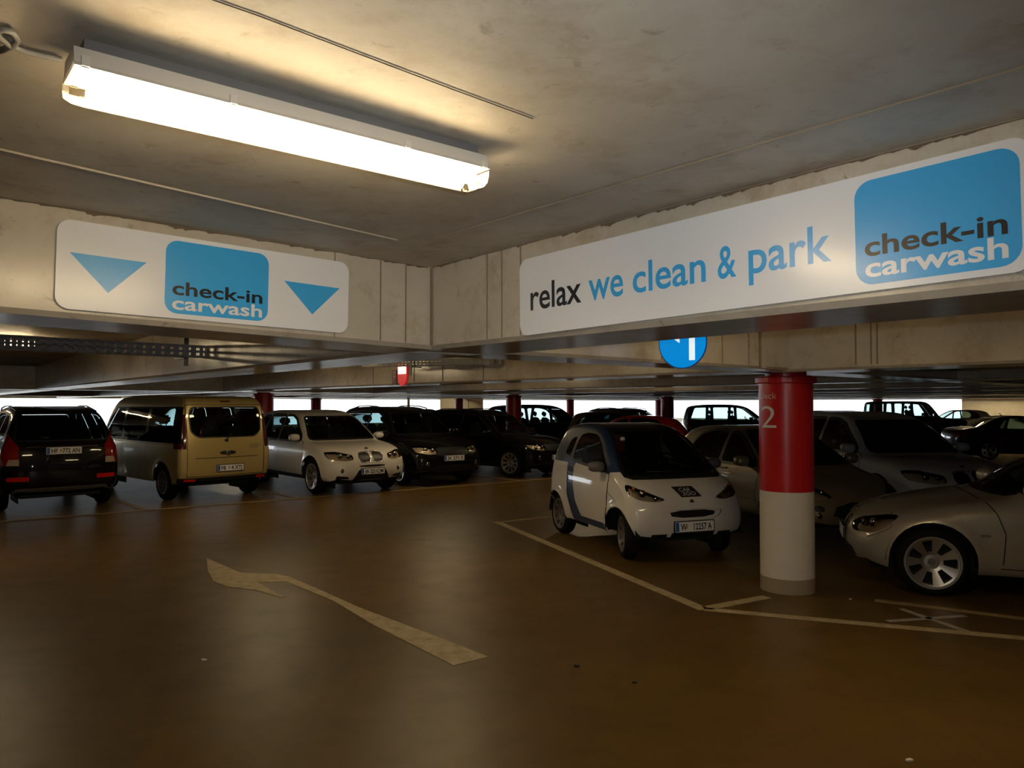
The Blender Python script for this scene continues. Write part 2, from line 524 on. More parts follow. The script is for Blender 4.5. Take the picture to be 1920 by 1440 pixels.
for i in range(-3, 14):
    if i in (0, 1): continue
    sa = 4.0 * i if i < 0 else 3.98 + 4.3 * (i - 1)
    tag(beam('beam', pA(sa, -14), pA(sa, 46.5), 2.126, 2.126, Na, .5, M['beam']), kind='structure')
for sb in (-8.2, 15.3, 31.0, 46.2):
    tag(beam('beam', pA(-14, sb), pA(60, sb), 2.126, 2.126, Nb, .5, M['beam']), kind='structure')

# formwork seams standing a few millimetres proud of the beam faces
def seam(parent, base, d, s, z0, z1, n, w=.012, h=.006, mat=None):
    p = Vector(base) + Vector(d) * s - Vector(n) * h / 2
    M3 = Matrix(((d[0], n[0], 0), (d[1], n[1], 0), (0, 0, 1)))
    box_obj('formwork_seam', (p.x, p.y, (z0 + z1) / 2), (w, h + .004, z1 - z0), mat or M['joint'], parent, M3=M3)
for s in (-.33, -.17, -.60):
    seam(beamA, O, AD, s, 2.15 + .02 * -s, 2.60, Nb, .006 if s > -.5 else .004, .003)
for s in (.52, .64, .785):
    seam(beamB, O, Bdir, s, 2.15, 2.59, Na, .006, .003)
for s in (.012,):
    seam(beamB, O, Bdir, s, 2.15, 2.585, Na, .02, .006)
for s in (2.1, 2.9, 3.3):
    seam(beamA2, O, AD, s, 2.15, 2.62, Nb, .008, .003)
seam(beamA2, O, AD, 3.52, 2.13, 2.62, Nb, .075, .02, M['beam'])
seam(beamA2, O, AD, 3.47, 2.13, 2.62, Nb, .012, .012)
for s in (.62, .75, .80, 1.9):
    seam(beamC, (2.53, 6.85), Bdir, s, 2.15, 2.62, Na, .012, .004)
for s in (4.6, 5.6, 6.4, 7.7):
    seam(beamC2, (2.53, 6.85), BD, s, 2.15, 2.62, Na, .012, .004)

# grime along the joint between beam and ceiling
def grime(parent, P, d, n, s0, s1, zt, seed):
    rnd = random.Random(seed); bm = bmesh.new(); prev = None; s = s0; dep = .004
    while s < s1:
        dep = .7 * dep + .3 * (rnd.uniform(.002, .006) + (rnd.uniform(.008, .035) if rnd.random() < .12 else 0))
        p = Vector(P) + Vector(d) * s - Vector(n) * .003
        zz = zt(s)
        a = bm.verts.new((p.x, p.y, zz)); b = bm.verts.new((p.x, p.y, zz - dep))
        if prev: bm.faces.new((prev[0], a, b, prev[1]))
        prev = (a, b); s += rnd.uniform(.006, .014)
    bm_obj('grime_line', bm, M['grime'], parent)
grime(beamA, O, AD, Nb, -2.4, -.02, lambda s: 2.588 - .0143 * s, 3)
grime(beamB, O, Bdir, Na, .02, 3.6, lambda s: 2.588, 5)
# outer walls and parapets
def wall(name, p, q, z0, z1, t, mat, kind='structure'):
    p = Vector(p[:2]); q = Vector(q[:2]); d = (q - p); L = d.length; d.normalize(); n = Vector((-d.y, d.x))
    M3 = Matrix(((d.x, n.x, 0), (d.y, n.y, 0), (0, 0, 1)))
    c = (p + q) / 2
    return tag(box_obj(name, (c.x, c.y, (z0 + z1) / 2), (L, t, z1 - z0), mat, M3=M3), kind='structure')
wall('wall_far_parapet', ab(-14.5, 46.9), ab(62, 46.9), 0, .35, .2, M['wallc'])
wall('wall_near', ab(-14.5, -14.5), ab(62, -14.5), 0, 2.9, .2, M['wallc'])
wall('wall_right', ab(52, -14.4), ab(52, 14.0), 0, 2.9, .25, M['wallc'])
wall('wall_right_parapet', ab(61.9, -14.4), ab(61.9, 46.8), 0, .35, .2, M['wallc'])
wall('wall_left', ab(-14.4, -14.4), ab(-14.4, 46.9), 0, 2.9, .25, M['wallc'])
w1 = wall('wall_far_panel', (-4.55, 47.5), (-1.85, 47.9), 0, 2.9, .25, M['wallc'])
wall('trim_1', (-6.6, 47.3), (-6.45, 47.35), 0, 2.9, .1, M['wallc'])
for t in (.66,):
    p = Vector((-4.55, 47.5)).lerp(Vector((-1.85, 47.9)), t)
    box_obj('panel_joint', (p.x, p.y - .13, 1.4), (.05, .03, 2.8), M['joint'], w1)
for sb in (2, 7):
    p = ab(51.87, sb); box_obj('panel_joint', (p.x, p.y, 1.4), (.05, .05, 2.8), M['joint'], bpy.data.objects['wall_right'])
# ground far below the deck, seen only as the bright outdoors' floor
g = wall('trim_ground', (-160, 60), (260, 60), -7.0, -6.9, 420, M['wallc'])
# ------------------------------------------------------------------ columns
def column(loc, label, r=.255, red_to=.97, top=2.118, group='red and white deck columns', foot=True, rz=0):
    c = empty('deck_column', (loc[0], loc[1], 0), rz)
    tag(c, label, 'column', group)
    def part(name, prof, mat):
        bm = bmesh.new()
        add_lathe(bm, prof, 40)
        o = bm_obj(name, bm, mat, c, smooth=True)
        return o
    part('painted_shaft', [(r, red_to), (r, top - .105), (r, top - .03)], M['red'])
    part('white_shaft', [(r, .14), (r, red_to)], M['colwhite'])
    part('column_foot', [(r + .001, 0), (r + .001, .14)], M['colbase'])
    cap = part('capital', [(r - .01, top - .10), (r + .028, top - .10), (r + .034, top - .09), (r + .034, top - .045), (r + .028, top - .035), (r - .06, top - .034), (r - .06, top)], M['red'])
    for p in cap.data.polygons: p.use_smooth = False
    return c
DC = (2.71, 7.43)
dc = column(DC, 'nearest red and white column, marked Deck 2, between the small white car and the silver car', group=None)
ang0 = math.atan2(-DC[1], -DC[0])
def on_column(p):          # letters bent round the shaft; +x runs to the right for someone facing the column
    a = ang0 + p.x / .255
    R = .2565 + p.z
    return Vector((R * math.cos(a), R * math.sin(a), p.y))
text_obj('lettering', 'Deck', -.285, -.085, 1.868, .058, M['letter_pink'], dc, z=0, bend=on_column)
text_obj('lettering', '2', -.268, -.088, 1.585, .213, M['letter_white'], dc, z=0, bend=on_column, bold=-.008)
for (sa, sb), lab in (((5.2, 15.7), 'red column behind the gold van'),
                      ((13.4, 15.0), 'tall red column rising behind the dark crossover with the alloy wheel'),
                      ((21.5, 14.9), 'red column behind the red hatchback'),
                      ((41.8, 15.2), 'dark column behind the tall off-road car at the right'),
                      ((30.5, 15.2), 'red column hidden behind the column marked Deck 2'),
                      ((13.8, 30.8), 'small far red column in the bright opening right of the gold van'),
                      ((22.7, 30.8), 'small far red column in front of the pale wall panel'),
                      ((31.8, 30.8), 'small far red column above the dark van roof'),
                      ((41.1, 30.8), 'small far red column just left of the column behind the red hatchback')):
    column(ab(sa, sb), lab)

# ------------------------------------------------------------------ the two carwash signs
SX = Matrix(((1, 0, 0), (0, 1, 0), (0, 0, 1)))
def sign_root(name, P, d, s0, z0, tilt, n, off, label):
    """local x along the beam, y up, z towards the viewer"""
    p = Vector(P) + Vector(d) * s0 - Vector(n) * off
    o = bpy.data.objects.new(name, None)
    COL.objects.link(o)
    X = Vector((d[0], d[1], tilt)).normalized(); Zv = Vector((-n[0], -n[1], 0)); 
    Zv = (Zv - X * Zv.dot(X)).normalized(); Y = Zv.cross(X)
    o.matrix_world = Matrix(((X.x, Y.x, Zv.x, p.x), (X.y, Y.y, Zv.y, p.y), (X.z, Y.z, Zv.z, z0), (0, 0, 0, 1)))
    tag(o, label, 'sign', 'carwash signs on the beams')
    return o
def logo(root, x0, x1, y0, y1, tx0, tx1, yb1, yb2, h):
    sq = plate_obj('logo_square', rrect(x0, y0, x1, y1, .052), .0062, .0072, M['sign_blue'], root)
    text_obj('lettering', 'check-in', tx0, tx1, yb1, h, M['sign_black'], sq, z=.0080, bold=.020)
    text_obj('lettering', 'carwash', tx0, tx1, yb2, h * .98, M['sign_white'], sq, z=.0080, bold=.020)
PA = Vector((-1.971, 2.88))
s1 = sign_root('carwash_sign', PA, AD, .178, 2.2025, -.0165, Nb, .012, 'white carwash sign with two blue triangles on the left beam')
plate_obj('panel', rrect(0, 0, 1.308, .364, .052), 0, .006, M['sign_white'], s1)
logo(s1, .414, .880, .022, .344, .445, .852, .106, .041, .0585)
for tri in (((.047, .231), (.337, .229), (.191, .081)), ((.960, .229), (1.256, .227), (1.109, .079))):
    plate_obj('arrow_triangle', [tri[0], tri[2], tri[1]], .0062, .0070, M['sign_blue'], s1)
s2 = sign_root('carwash_sign', O, Bdir, .80, 2.1435, .0135, Na, .012, 'long white carwash sign reading relax we clean and park on the right beam')
plate_obj('panel', rrect(0, 0, 2.105, .364, .052), 0, .006, M['sign_white'], s2)
logo(s2, 1.628, 2.075, .020, .343, 1.657, 2.043, .109, .044, .0605)
for w, x0, x1, h, mt in (('relax', .079, .417, .121, 'sign_black'), ('we', .462, .661, .087, 'sign_blue'), ('clean', .713, 1.068, .121, 'sign_blue'),
                         ('&', 1.120, 1.198, .115, 'sign_blue'), ('park', 1.248, 1.549, .121, 'sign_blue')):
    text_obj('lettering', w, x0, x1, .116, h, M[mt], s2, z=.0068, bold=.012)

# ------------------------------------------------------------------ ceiling lamp with clear cover
def lamp(c, d, label, L=1.13, detail=True):
    d = Vector((d[0], d[1], 0)).normalized()
    o = empty('fluorescent_lamp', (c[0], c[1], c[2]), math.atan2(d.y, d.x))
    tag(o, label, 'lamp', 'fluorescent ceiling lamps')
    h = L / 2
    bm = bmesh.new()   # housing: shallow tray against the ceiling
    prof = [(-.050, 0), (-.060, -.036), (-.066, -.045), (.066, -.045), (.060, -.036), (.050, 0)]
    a = [bm.verts.new((-h, y, z)) for y, z in prof]; b = [bm.verts.new((h, y, z)) for y, z in prof]
    for i in range(6): bm.faces.new((a[i], a[(i + 1) % 6], b[(i + 1) % 6], b[i]))
    bm.faces.new(a); bm.faces.new(b[::-1])
    bm_obj('lamp_housing', bm, M['grey_plastic'], o)
    bm = bmesh.new()   # clear cover, rounded ends
    prof = [(-.064, -.046), (-.063, -.066), (-.054, -.087), (-.034, -.097), (.034, -.097), (.054, -.087), (.063, -.066), (.064, -.046)]
    xs = [(-h - .004, .86), (-h + .010, .97), (-h + .035, 1.0), (h - .035, 1.0), (h - .010, .97), (h + .004, .86)]
    rings = [[bm.verts.new((x, y * s, -.046 + (z + .046) * s)) for y, z in prof] for x, s in xs]
    for r1, r2 in zip(rings[:-1], rings[1:]):
        for i in range(7): bm.faces.new((r1[i], r1[i + 1], r2[i + 1], r2[i]))
    bm.faces.new(rings[0]); bm.faces.new(rings[-1][::-1])
    bm_obj('lamp_cover', bm, M['clear_plastic'], o, smooth=False)
    for s in (-1, 1):
        bm = bmesh.new()
        add_tube(bm, [(-h + .04, s * .031, -.071), (h - .04, s * .031, -.071)], .021, 10)
        bm_obj('fluorescent_tube', bm, M['tube'], o, smooth=True)
    if detail:
        for x in (-h + .02, -.22, .26, h - .02):
            box_obj('clip', (x, -.065, -.034), (.016, .010, .022), M['grey_plastic'], o)
            box_obj('clip', (x, .065, -.034), (.016, .010, .022), M['grey_plastic'], o)
        box_obj('mounting_bracket', (0, 0, .014), (L * .96, .07, .028), M['greyplast'], o)
    return o
LA, LB = Vector((-.952, 1.594)), Vector((-.108, 2.294))
lc = (LA + LB) / 2
lamp((lc.x, lc.y, 2.572), LB - LA, 'long fluorescent ceiling lamp glowing above the left carwash sign', L=(LB - LA).length)
tag(tube_obj('lamp_cable', [(-1.028, 1.693, 2.605), (-1.055, 1.677, 2.605), (-1.084, 1.656, 2.605), (-1.1, 1.626, 2.605), (-1.098, 1.593, 2.605), (-1.094, 1.57, 2.605), (-1.068, 1.554, 2.605), (-1.055, 1.565, 2.605), (-1.065, 1.598, 2.605), (-1.099, 1.631, 2.605), (-1.139, 1.649, 2.605)], .007, M['cable']), 'grey cable looping along the ceiling to the fluorescent lamp', 'cable')
far = [(-1.6, 7.0), (2.2, -1.75), (2.2, 3.2), (2.4, 8.3), (6.4, 9.0), (-6, -1.8), (10.7, 9.0), (10.7, 21), (19.3, 21), (28, 6.4), (28, -2), (36, -2), (40, 4), (50.5, 2.5), (50.5, 7.5), (50.3, 12), (49.6, 11), (49.6, 13.2), (48.4, 12), (48.9, 10), (-2, 20), (6.4, 21), (24.3, 33.2), (27.4, 33.4)]  # unseen lamps; those by wall_right, far panel and small car added to brighten them
for i, (sa, sb) in enumerate(far):
    p = ab(sa, sb, 2.62)
    lamp((p.x, p.y, 2.60), AD, 'fluorescent ceiling lamp seen through the cable tray behind the left beam' if i == 0 else 'unseen fluorescent ceiling lamp above the beams, from a set partly added for light', detail=False)

# ------------------------------------------------------------------ perforated cable trays under the ceiling
def tray(P, Q, h, label, brackets, w=.14):
    P = Vector(P); Q = Vector(Q); d = Q - P; L = d.length; d.normalize()
    o = empty('cable_tray', P, math.atan2(d.y, d.x)); tag(o, label, 'cable tray', 'perforated cable trays')
    sl = d.z / math.hypot(d.x, d.y)
    Mx = Matrix(((1, 0, 0), (0, 1, 0), (sl, 0, 1)))
    L2 = math.hypot(d.x, d.y) * L
    def add(bm, c, s): 
        for v in add_box(bm, c, s): v.co = Mx @ v.co
    for y in (-w / 2, w / 2):
        bm = bmesh.new()
        add(bm, (L2 / 2, y, h - .008), (L2, .004, .016)); add(bm, (L2 / 2, y, .008), (L2, .004, .016)); add(bm, (L2 / 2, y, h / 2), (L2, .004, .014))
        n = int(L2 / .085)
        for i in range(n + 1):
            add(bm, (min(L2 - .01, .01 + i * .085), y, h / 2), (.036, .004, h))
        bm_obj('side_rail', bm, M['steel'], o)
    bm = bmesh.new()
    n = int(L2 / .12)
    for i in range(n + 1): add(bm, (min(L2 - .03, .03 + i * .12), 0, .004), (.07, w, .005))
    add(bm, (L2 / 2, 0, .004), (L2, .03, .006))
    bm_obj('tray_bottom', bm, M['steel'], o)
    for t, z0, z1 in brackets:
        bm = bmesh.new()
        add(bm, (t * L2, -w / 2 - .02, (z0 + z1) / 2), (.045, .02, z1 - z0)); add(bm, (t * L2, 0, -.015), (.045, w + .06, .02))
        bm_obj('hanger', bm, M['steel'], o)
    return o
tray((-5.5, 4.45, 2.245), (-2.99, 7.38, 2.27), .115, 'perforated steel cable tray hanging behind the left beam', [(.46, -.03, .36), (.93, -.09, .34)])
tray((-2.3, 11.85, 2.40), (-.2, 9.85, 2.34), .09, 'perforated steel cable tray behind the crossing of the two beams', [(.42, -.14, .1), (.97, -.03, .05)])
PC = Vector((2.53, 6.85))

# ------------------------------------------------------------------ small signs further back
def facing_sign(name, p, n2, label):
    """local x to the viewer's right, y up, z to the viewer; n2 = outward normal"""
    o = bpy.data.objects.new(name, None); COL.objects.link(o)
    Z = Vector((n2[0], n2[1], 0)).normalized(); Y = Vector((0, 0, 1)); X = Y.cross(Z)
    o.matrix_world = Matrix(((X.x, Y.x, Z.x, p[0]), (X.y, Y.y, Z.y, p[1]), (X.z, Y.z, Z.z, p[2]), (0, 0, 0, 1)))
    return tag(o, label, 'sign')
cpt = lambda t, off: PC + BD * t - Na * off
p = cpt(6.98, .003)
f = facing_sign('section_sign', (p.x, p.y, 2.13), -Na, 'small dark red section plate lettered F on the far beam')
plate_obj('panel', [(-.07, 0), (.07, 0), (.07, .25), (-.07, .25)], 0, .012, M['maroon_sign'] if 'maroon_sign' in M else M['red'], f)
text_obj('lettering', 'F', -.03, .04, .035, .18, M['letter_pink'], f, z=.014)
p = cpt(6.72, .004)
f = facing_sign('shield_sign', (p.x, p.y, 2.105), -Na, 'bright red shield sign with a white bar beside the F plate')
sh = [(-.14, .36), (-.14, .17)] + [(-.14 * math.cos(a), .17 - .17 * math.sin(a)) for a in [math.radians(x) for x in (15, 30, 45, 60, 75, 90, 105, 120, 135, 150, 165)]] + [(.14, .17), (.14, .36)]
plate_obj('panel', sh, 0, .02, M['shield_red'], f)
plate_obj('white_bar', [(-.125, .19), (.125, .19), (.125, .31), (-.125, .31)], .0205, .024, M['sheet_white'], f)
p = (1.185, 5.2)
f = facing_sign('round_direction_sign', (p[0], p[1], 2.245), (-.64, -.77), 'round blue turn sign with a white arrow hanging behind the right beam')
circ = lambda r, n=40: [(r * math.cos(2 * math.pi * i / n), r * math.sin(2 * math.pi * i / n)) for i in range(n)]
plate_obj('rim', circ(.182), -.004, .006, M['plate_blue'], f)
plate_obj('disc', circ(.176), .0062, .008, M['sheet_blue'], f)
bm = bmesh.new()
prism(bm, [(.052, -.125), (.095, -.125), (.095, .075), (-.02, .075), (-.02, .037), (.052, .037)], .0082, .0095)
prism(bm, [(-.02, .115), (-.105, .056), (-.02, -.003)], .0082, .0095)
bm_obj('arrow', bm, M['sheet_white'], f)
tube_obj('hanger', [(0, .15, -.01), (0, .37, -.01)], .012, M['steel'], f)

# ------------------------------------------------------------------ floor markings
def marking(name, poly, mat, label, cat='floor marking', z=.004, group=None):
    bm = bmesh.new()
    prism(bm, poly, 0.0005, z)
    return tag(bm_obj(name, bm, mat), label, cat, group)
def line(name, p, q, w, mat, label, **k):
    p = Vector(p); q = Vector(q); d = (q - p).normalized(); n = Vector((-d.y, d.x)) * w / 2
    return marking(name, [tuple(p - n), tuple(q - n), tuple(q + n), tuple(p + n)], mat, label, **k)
G = 'painted bay lines'
arrow = [(-3.594, 8.885), (-3.316, 8.235), (-3.062, 7.743), (-2.84, 7.519), (-2.497, 7.37), (-2.182, 7.107), (-2.132, 7.107), (-2.598, 7.698), (-2.306, 7.72), (-2.085, 7.476), (-1.648, 6.974), (-1.141, 6.223), (-.408, 5.267), (-.172, 5.443), (-.677, 6.007), (-1.355, 6.739), (-1.953, 7.476), (-2.342, 7.933), (-2.503, 8.056), (-2.929, 8.132)]
marking('painted_arrow', arrow, M['line'], 'large worn pale arrow painted on the driving lane floor')
line('bay_line', (-.23, 11.6), (1.698, 6.687), .115, M['line'], 'pale bay line running beside the small white car', group=G)
line('bay_line', (1.70, 6.70), (5.2, 5.42), .105, M['line'], 'pale bay line along the front of the silver car bay', group=G)
line('bay_line', (1.72, 6.72), (2.40, 7.12), .11, M['line'], 'short pale bay line leading to the Deck 2 column', group=G)
line('bay_line', (3.364, 7.0), (4.9, 6.05), .09, M['oldline'], 'faded bay line under the front of the silver car', group=G)
line('bay_line', (-.2, 11.58), (1.3, 12.6), .10, M['oldline'], 'faded bay line behind the small white car', group=G)
line('bay_line', (-14, 7.08), (3.2, 19.97), .10, M['oldline'], 'long faded line in front of the far row of cars', group=G)
for i, s in enumerate((2.05, 4.75, 7.6, 10.2)):
    p = Vector((-7.909, 11.644)) + Vector((.8, .6)) * s
    line('bay_line', p, p + Vector((-.66, .75)) * 4.8, .10, M['oldline'], ['faded bay line between the black estate and the gold van', 'faded bay line between the gold van and the white SUV', 'faded bay line between the white SUV and the black SUV', 'faded bay line between the black SUV and the dark crossover'][i], group=G)
tp = empty('tape_cross', (3.5, 6.38, 0)); tag(tp, 'white tape cross stuck on the floor before the silver car', 'tape')
for p, q in (((3.146, 6.329), (3.888, 6.487)), ((3.452, 6.704), (3.637, 6.035))):
    p = Vector(p) - Vector((3.5, 6.38)); q = Vector(q) - Vector((3.5, 6.38)); d = (q - p).normalized(); n = Vector((-d.y, d.x)) * .028
    bm = bmesh.new(); prism(bm, [tuple(p - n), tuple(q - n), tuple(q + n), tuple(p + n)], .0008, .0035)
    bm_obj('tape_strip', bm, M['tape'], tp)
def scrap(name, p, s, mat, label, cat):
    bm = bmesh.new()
    pts = [(p[0] + s * math.cos(a) * random.uniform(.6, 1.2), p[1] + s * math.sin(a) * random.uniform(.35, .8)) for a in [i * 1.05 for i in range(6)]]
    prism(bm, pts, .0008, .004 + s * .25)
    for v in bm.verts:
        if v.co.z > .003: v.co.z += random.uniform(-.2, .3) * s * .4
    tag(bm_obj(name, bm, mat), label, cat)
scrap('pebble', (.454, 5.246), .022, M['dark'], 'dark pebble on the lane floor, the left one of two', 'debris')
scrap('pebble', (.80, 4.938), .016, M['dark'], 'dark pebble on the lane floor, the right one of two', 'debris')
scrap('paper_scrap', (2.024, 3.873), .02, M['letter_white'], 'white paper scrap on the floor at the lower right', 'debris')
scrap('paper_scrap', (-2.188, 5.376), .02, M['letter_white'], 'pale paper scrap on the floor left of the arrow', 'debris')
scrap('paper_scrap', (3.15, 7.031), .014, M['letter_white'], 'tiny white scrap beside the foot of the Deck 2 column', 'debris')
# ------------------------------------------------------------------ car body generator
def chaikin(pts, n=1, closed=True):
    pts = [tuple(p) for p in pts]
    for _ in range(n):
        out = []
        m = len(pts)
        rng = range(m) if closed else range(m - 1)
        if not closed: out.append(pts[0])
        for i in rng:
            a = pts[i]; b = pts[(i + 1) % m]
            out.append(tuple(.75 * x + .25 * y for x, y in zip(a, b)))
            out.append(tuple(.25 * x + .75 * y for x, y in zip(a, b)))
        if not closed: out.append(pts[-1])
        pts = out
    return pts
def roundc(poly, r):
    n = len(poly); out = []
    for i in range(n):
        a, b, c = (Vector(poly[i - 1]), Vector(poly[i]), Vector(poly[(i + 1) % n]))
        d1 = a - b; d2 = c - b
        t1 = min(r, d1.length * .45); t2 = min(r, d2.length * .45)
        p = b + d1.normalized() * t1; q = b + d2.normalized() * t2
        for t in (0, .5, 1): out.append(tuple(p * (1 - t) ** 2 + b * 2 * t * (1 - t) + q * t * t))
    return out
def area(p): return sum(p[i][0] * p[(i + 1) % len(p)][1] - p[(i + 1) % len(p)][0] * p[i][1] for i in range(len(p))) / 2
def grow(poly, g):
    if area(poly) < 0: poly = poly[::-1]
    n = len(poly); out = []
    for i in range(n):
        a, b, c = poly[i - 1], poly[i], poly[(i + 1) % n]
        d1 = Vector((b[0] - a[0], b[1] - a[1])); d2 = Vector((c[0] - b[0], c[1] - b[1]))
        n1 = Vector((d1.y, -d1.x)).normalized(); n2 = Vector((d2.y, -d2.x)).normalized()
        m = n1 + n2
        if m.length < 1e-6: m = n1
        m = m / max(.35, m.length_squared / 2)
        out.append((b[0] + m.x * g, b[1] + m.y * g))
    return out
SIDE = {'L': (Vector((1, 0, 0)), Vector((0, 0, 1)), Vector((0, 1, 0))), 'R': (Vector((1, 0, 0)), Vector((0, 0, 1)), Vector((0, -1, 0)))}
FRONT = (Vector((0, 1, 0)), Vector((0, 0, 1)), Vector((1, 0, 0)))
REAR = (Vector((0, 1, 0)), Vector((0, 0, 1)), Vector((-1, 0, 0)))
TOP = (Vector((1, 0, 0)), Vector((0, 1, 0)), Vector((0, 0, 1)))
def corner(deg):
    a = math.radians(deg)
    return (Vector((-math.sin(a), math.cos(a), 0)), Vector((0, 0, 1)), Vector((math.cos(a), math.sin(a), 0)))

class Car:
    def __init__(s, name, label, st, x, y, az, mat, cat='car', group=None, cell=.032, sc=(1, 1, 1)):
        s.root = empty(name, (x, y, 0), math.radians(90 - az))
        tag(s.root, label, cat, group)
        s.sc = sc; s.st = st; s.mat = mat
        s.prof = [(a * sc[0], b * sc[2]) for a, b in st['prof']]
        s.W = [(a * sc[2], b * sc[1]) for a, b in st['W']]
        s.cell = cell
        s.pieces = []       # (name, mat, offset, label)
        s._build()
    # -- shape: side outline, section and plan blended together
    def _sdf(s):
        P = np.array(chaikin(s.prof, 2))
        s.xmin, s.xmax = P[:, 0].min(), P[:, 0].max(); s.zmax = P[:, 1].max(); s.zmin = P[:, 1].min()
        h = .03
        gx = np.arange(s.xmin - .5, s.xmax + .5, h); gz = np.arange(-.1, s.zmax + .3, h)
        X, Z = np.meshgrid(gx, gz, indexing='ij')
        d = np.full(X.shape, 1e9); ins = np.zeros(X.shape, bool)
        Q = np.roll(P, -1, 0)
        for (ax, az), (bx, bz) in zip(P, Q):
            ex, ez = bx - ax, bz - az; l2 = ex * ex + ez * ez
            if l2 < 1e-12: continue
            t = np.clip(((X - ax) * ex + (Z - az) * ez) / l2, 0, 1)
            d = np.minimum(d, (X - ax - t * ex) ** 2 + (Z - az - t * ez) ** 2)
            c = ((az > Z) != (bz > Z)) & (X < ex * (Z - az) / (ez if ez else 1e-9) + ax)
            ins ^= c
        d = np.sqrt(d); d[ins] *= -1
        s._g = (gx[0], gz[0], h, d)
        w = np.array(chaikin(s.W, 2, False)); s._w = w
        pl = s.st.get('plan', [(-1, .95), (-.6, 1), (.5, 1), (1, .95)])
        s._p = np.array(chaikin(pl, 2, False))
    def F(s, x, y, z):
        gx, gz, h, d = s._g
        st = s.st
        hw = s._w[:, 1].max()
        yn = np.minimum(np.abs(y) / hw, 1.1)
        q = st.get('kq', .45); k = q * yn ** 2 + (1 - q) * yn ** 5
        t = np.clip(x / (s.xmax * .8) * .5 + .5, 0, 1); t = t * t * (3 - 2 * t)
        sh = k * (st['kf'] * t - st['kr'] * (1 - t))
        fx = np.clip((x + sh - gx) / h, 0, d.shape[0] - 1.001); fz = np.clip((z - gz) / h, 0, d.shape[1] - 1.001)
        i = fx.astype(int); j = fz.astype(int); u = fx - i; v = fz - j
        a = d[i, j] * (1 - u) * (1 - v) + d[i + 1, j] * u * (1 - v) + d[i, j + 1] * (1 - u) * v + d[i + 1, j + 1] * u * v
        W = np.interp(z, s._w[:, 0], s._w[:, 1]) * np.interp(x / s.xmax, s._p[:, 0], s._p[:, 1])
        for wx in (st['fa'] * s.sc[0], st['ra'] * s.sc[0]):
            r = np.sqrt((x - wx) ** 2 + (z - st['R']) ** 2)
            W = W + st.get('flare', .012) * np.exp(-((r - st['arch'] - .01) / .06) ** 2) * (z < 1.0)
        b = np.abs(y) - W
        r = st.get('r', .11)
        return np.maximum(a, b) + np.maximum(r - np.abs(a - b), 0) ** 2 / (4 * r)
    def _solve(s, A, B, n=26):
        lo = np.zeros(len(A)); hi = np.ones(len(A))
        for _ in range(n):
            m = (lo + hi) / 2
            p = A + (B - A) * m[:, None]
            f = s.F(p[:, 0], p[:, 1], p[:, 2])
            neg = f < 0
            lo = np.where(neg, m, lo); hi = np.where(neg, hi, m)
        return A + (B - A) * hi[:, None]
    def surf(s, y, z, front=True, x0=0.0):
        A = np.array([[x0, y, z]]); B = np.array([[(s.xmax if front else s.xmin) * 1.12, y, z]])
        return float(s._solve(A, B)[0, 0])
    def side(s, x, z, left=True):
        A = np.array([[x, 0, z]]); B = np.array([[x, 1.3 if left else -1.3, z]])
        return float(s._solve(A, B)[0, 1])
    def top(s, x, y):
        A = np.array([[x, y, .6]]); B = np.array([[x, y, s.zmax + .2]])
        return float(s._solve(A, B)[0, 2])
    def _build(s):
        s._sdf()
        hw = s._w[:, 1].max(); m = .06; c = s.cell
        nx = int((s.xmax - s.xmin) / c); ny = int(2 * hw / c / 1.1); nz = int((s.zmax - s.zmin) / c)
        xs = np.linspace(s.xmin - m, s.xmax + m, nx + 1); ys = np.linspace(-hw - m, hw + m, ny + 1); zs = np.linspace(s.zmin, s.zmax + m, nz + 1)
        V = []; Fq = []
        def sheet(U, Wv, fn, flip):
            base = sum(len(v) for v in V)
            A, B = np.meshgrid(U, Wv, indexing='ij')
            V.append(fn(A.ravel(), B.ravel()))
            n2 = len(Wv)
            i, j = np.meshgrid(np.arange(len(U) - 1), np.arange(n2 - 1), indexing='ij')
            a = (i * n2 + j).ravel() + base
            q = np.stack([a, a + n2, a + n2 + 1, a + 1], 1)
            Fq.append(q[:, ::-1] if flip else q)
        one = np.ones_like
        sheet(xs, ys, lambda a, b: np.stack([a, b, one(a) * zs[-1]], 1), False)
        sheet(xs, zs, lambda a, b: np.stack([a, one(a) * ys[-1], b], 1), True)
        sheet(xs, zs, lambda a, b: np.stack([a, one(a) * ys[0], b], 1), False)
        sheet(ys, zs, lambda a, b: np.stack([one(a) * xs[-1], a, b], 1), False)
        sheet(ys, zs, lambda a, b: np.stack([one(a) * xs[0], a, b], 1), True)
        V = np.concatenate(V); Fq = np.concatenate(Fq)
        _, idx, inv = np.unique(np.round(V, 5), axis=0, return_index=True, return_inverse=True)
        V = V[idx]; Fq = inv.reshape(-1)[Fq]
        core = np.stack([np.clip(V[:, 0], s.xmin + .62, s.xmax - .62), V[:, 1] * 0, V[:, 2] * 0 + s.st.get('zc', .60)], 1)
        P = s._solve(core, V)
        me = bpy.data.meshes.new('body')
        me.from_pydata(P.tolist(), [], Fq.tolist())
        s.bm = bmesh.new(); s.bm.from_mesh(me); bpy.data.meshes.remove(me)
        s.bm.normal_update()
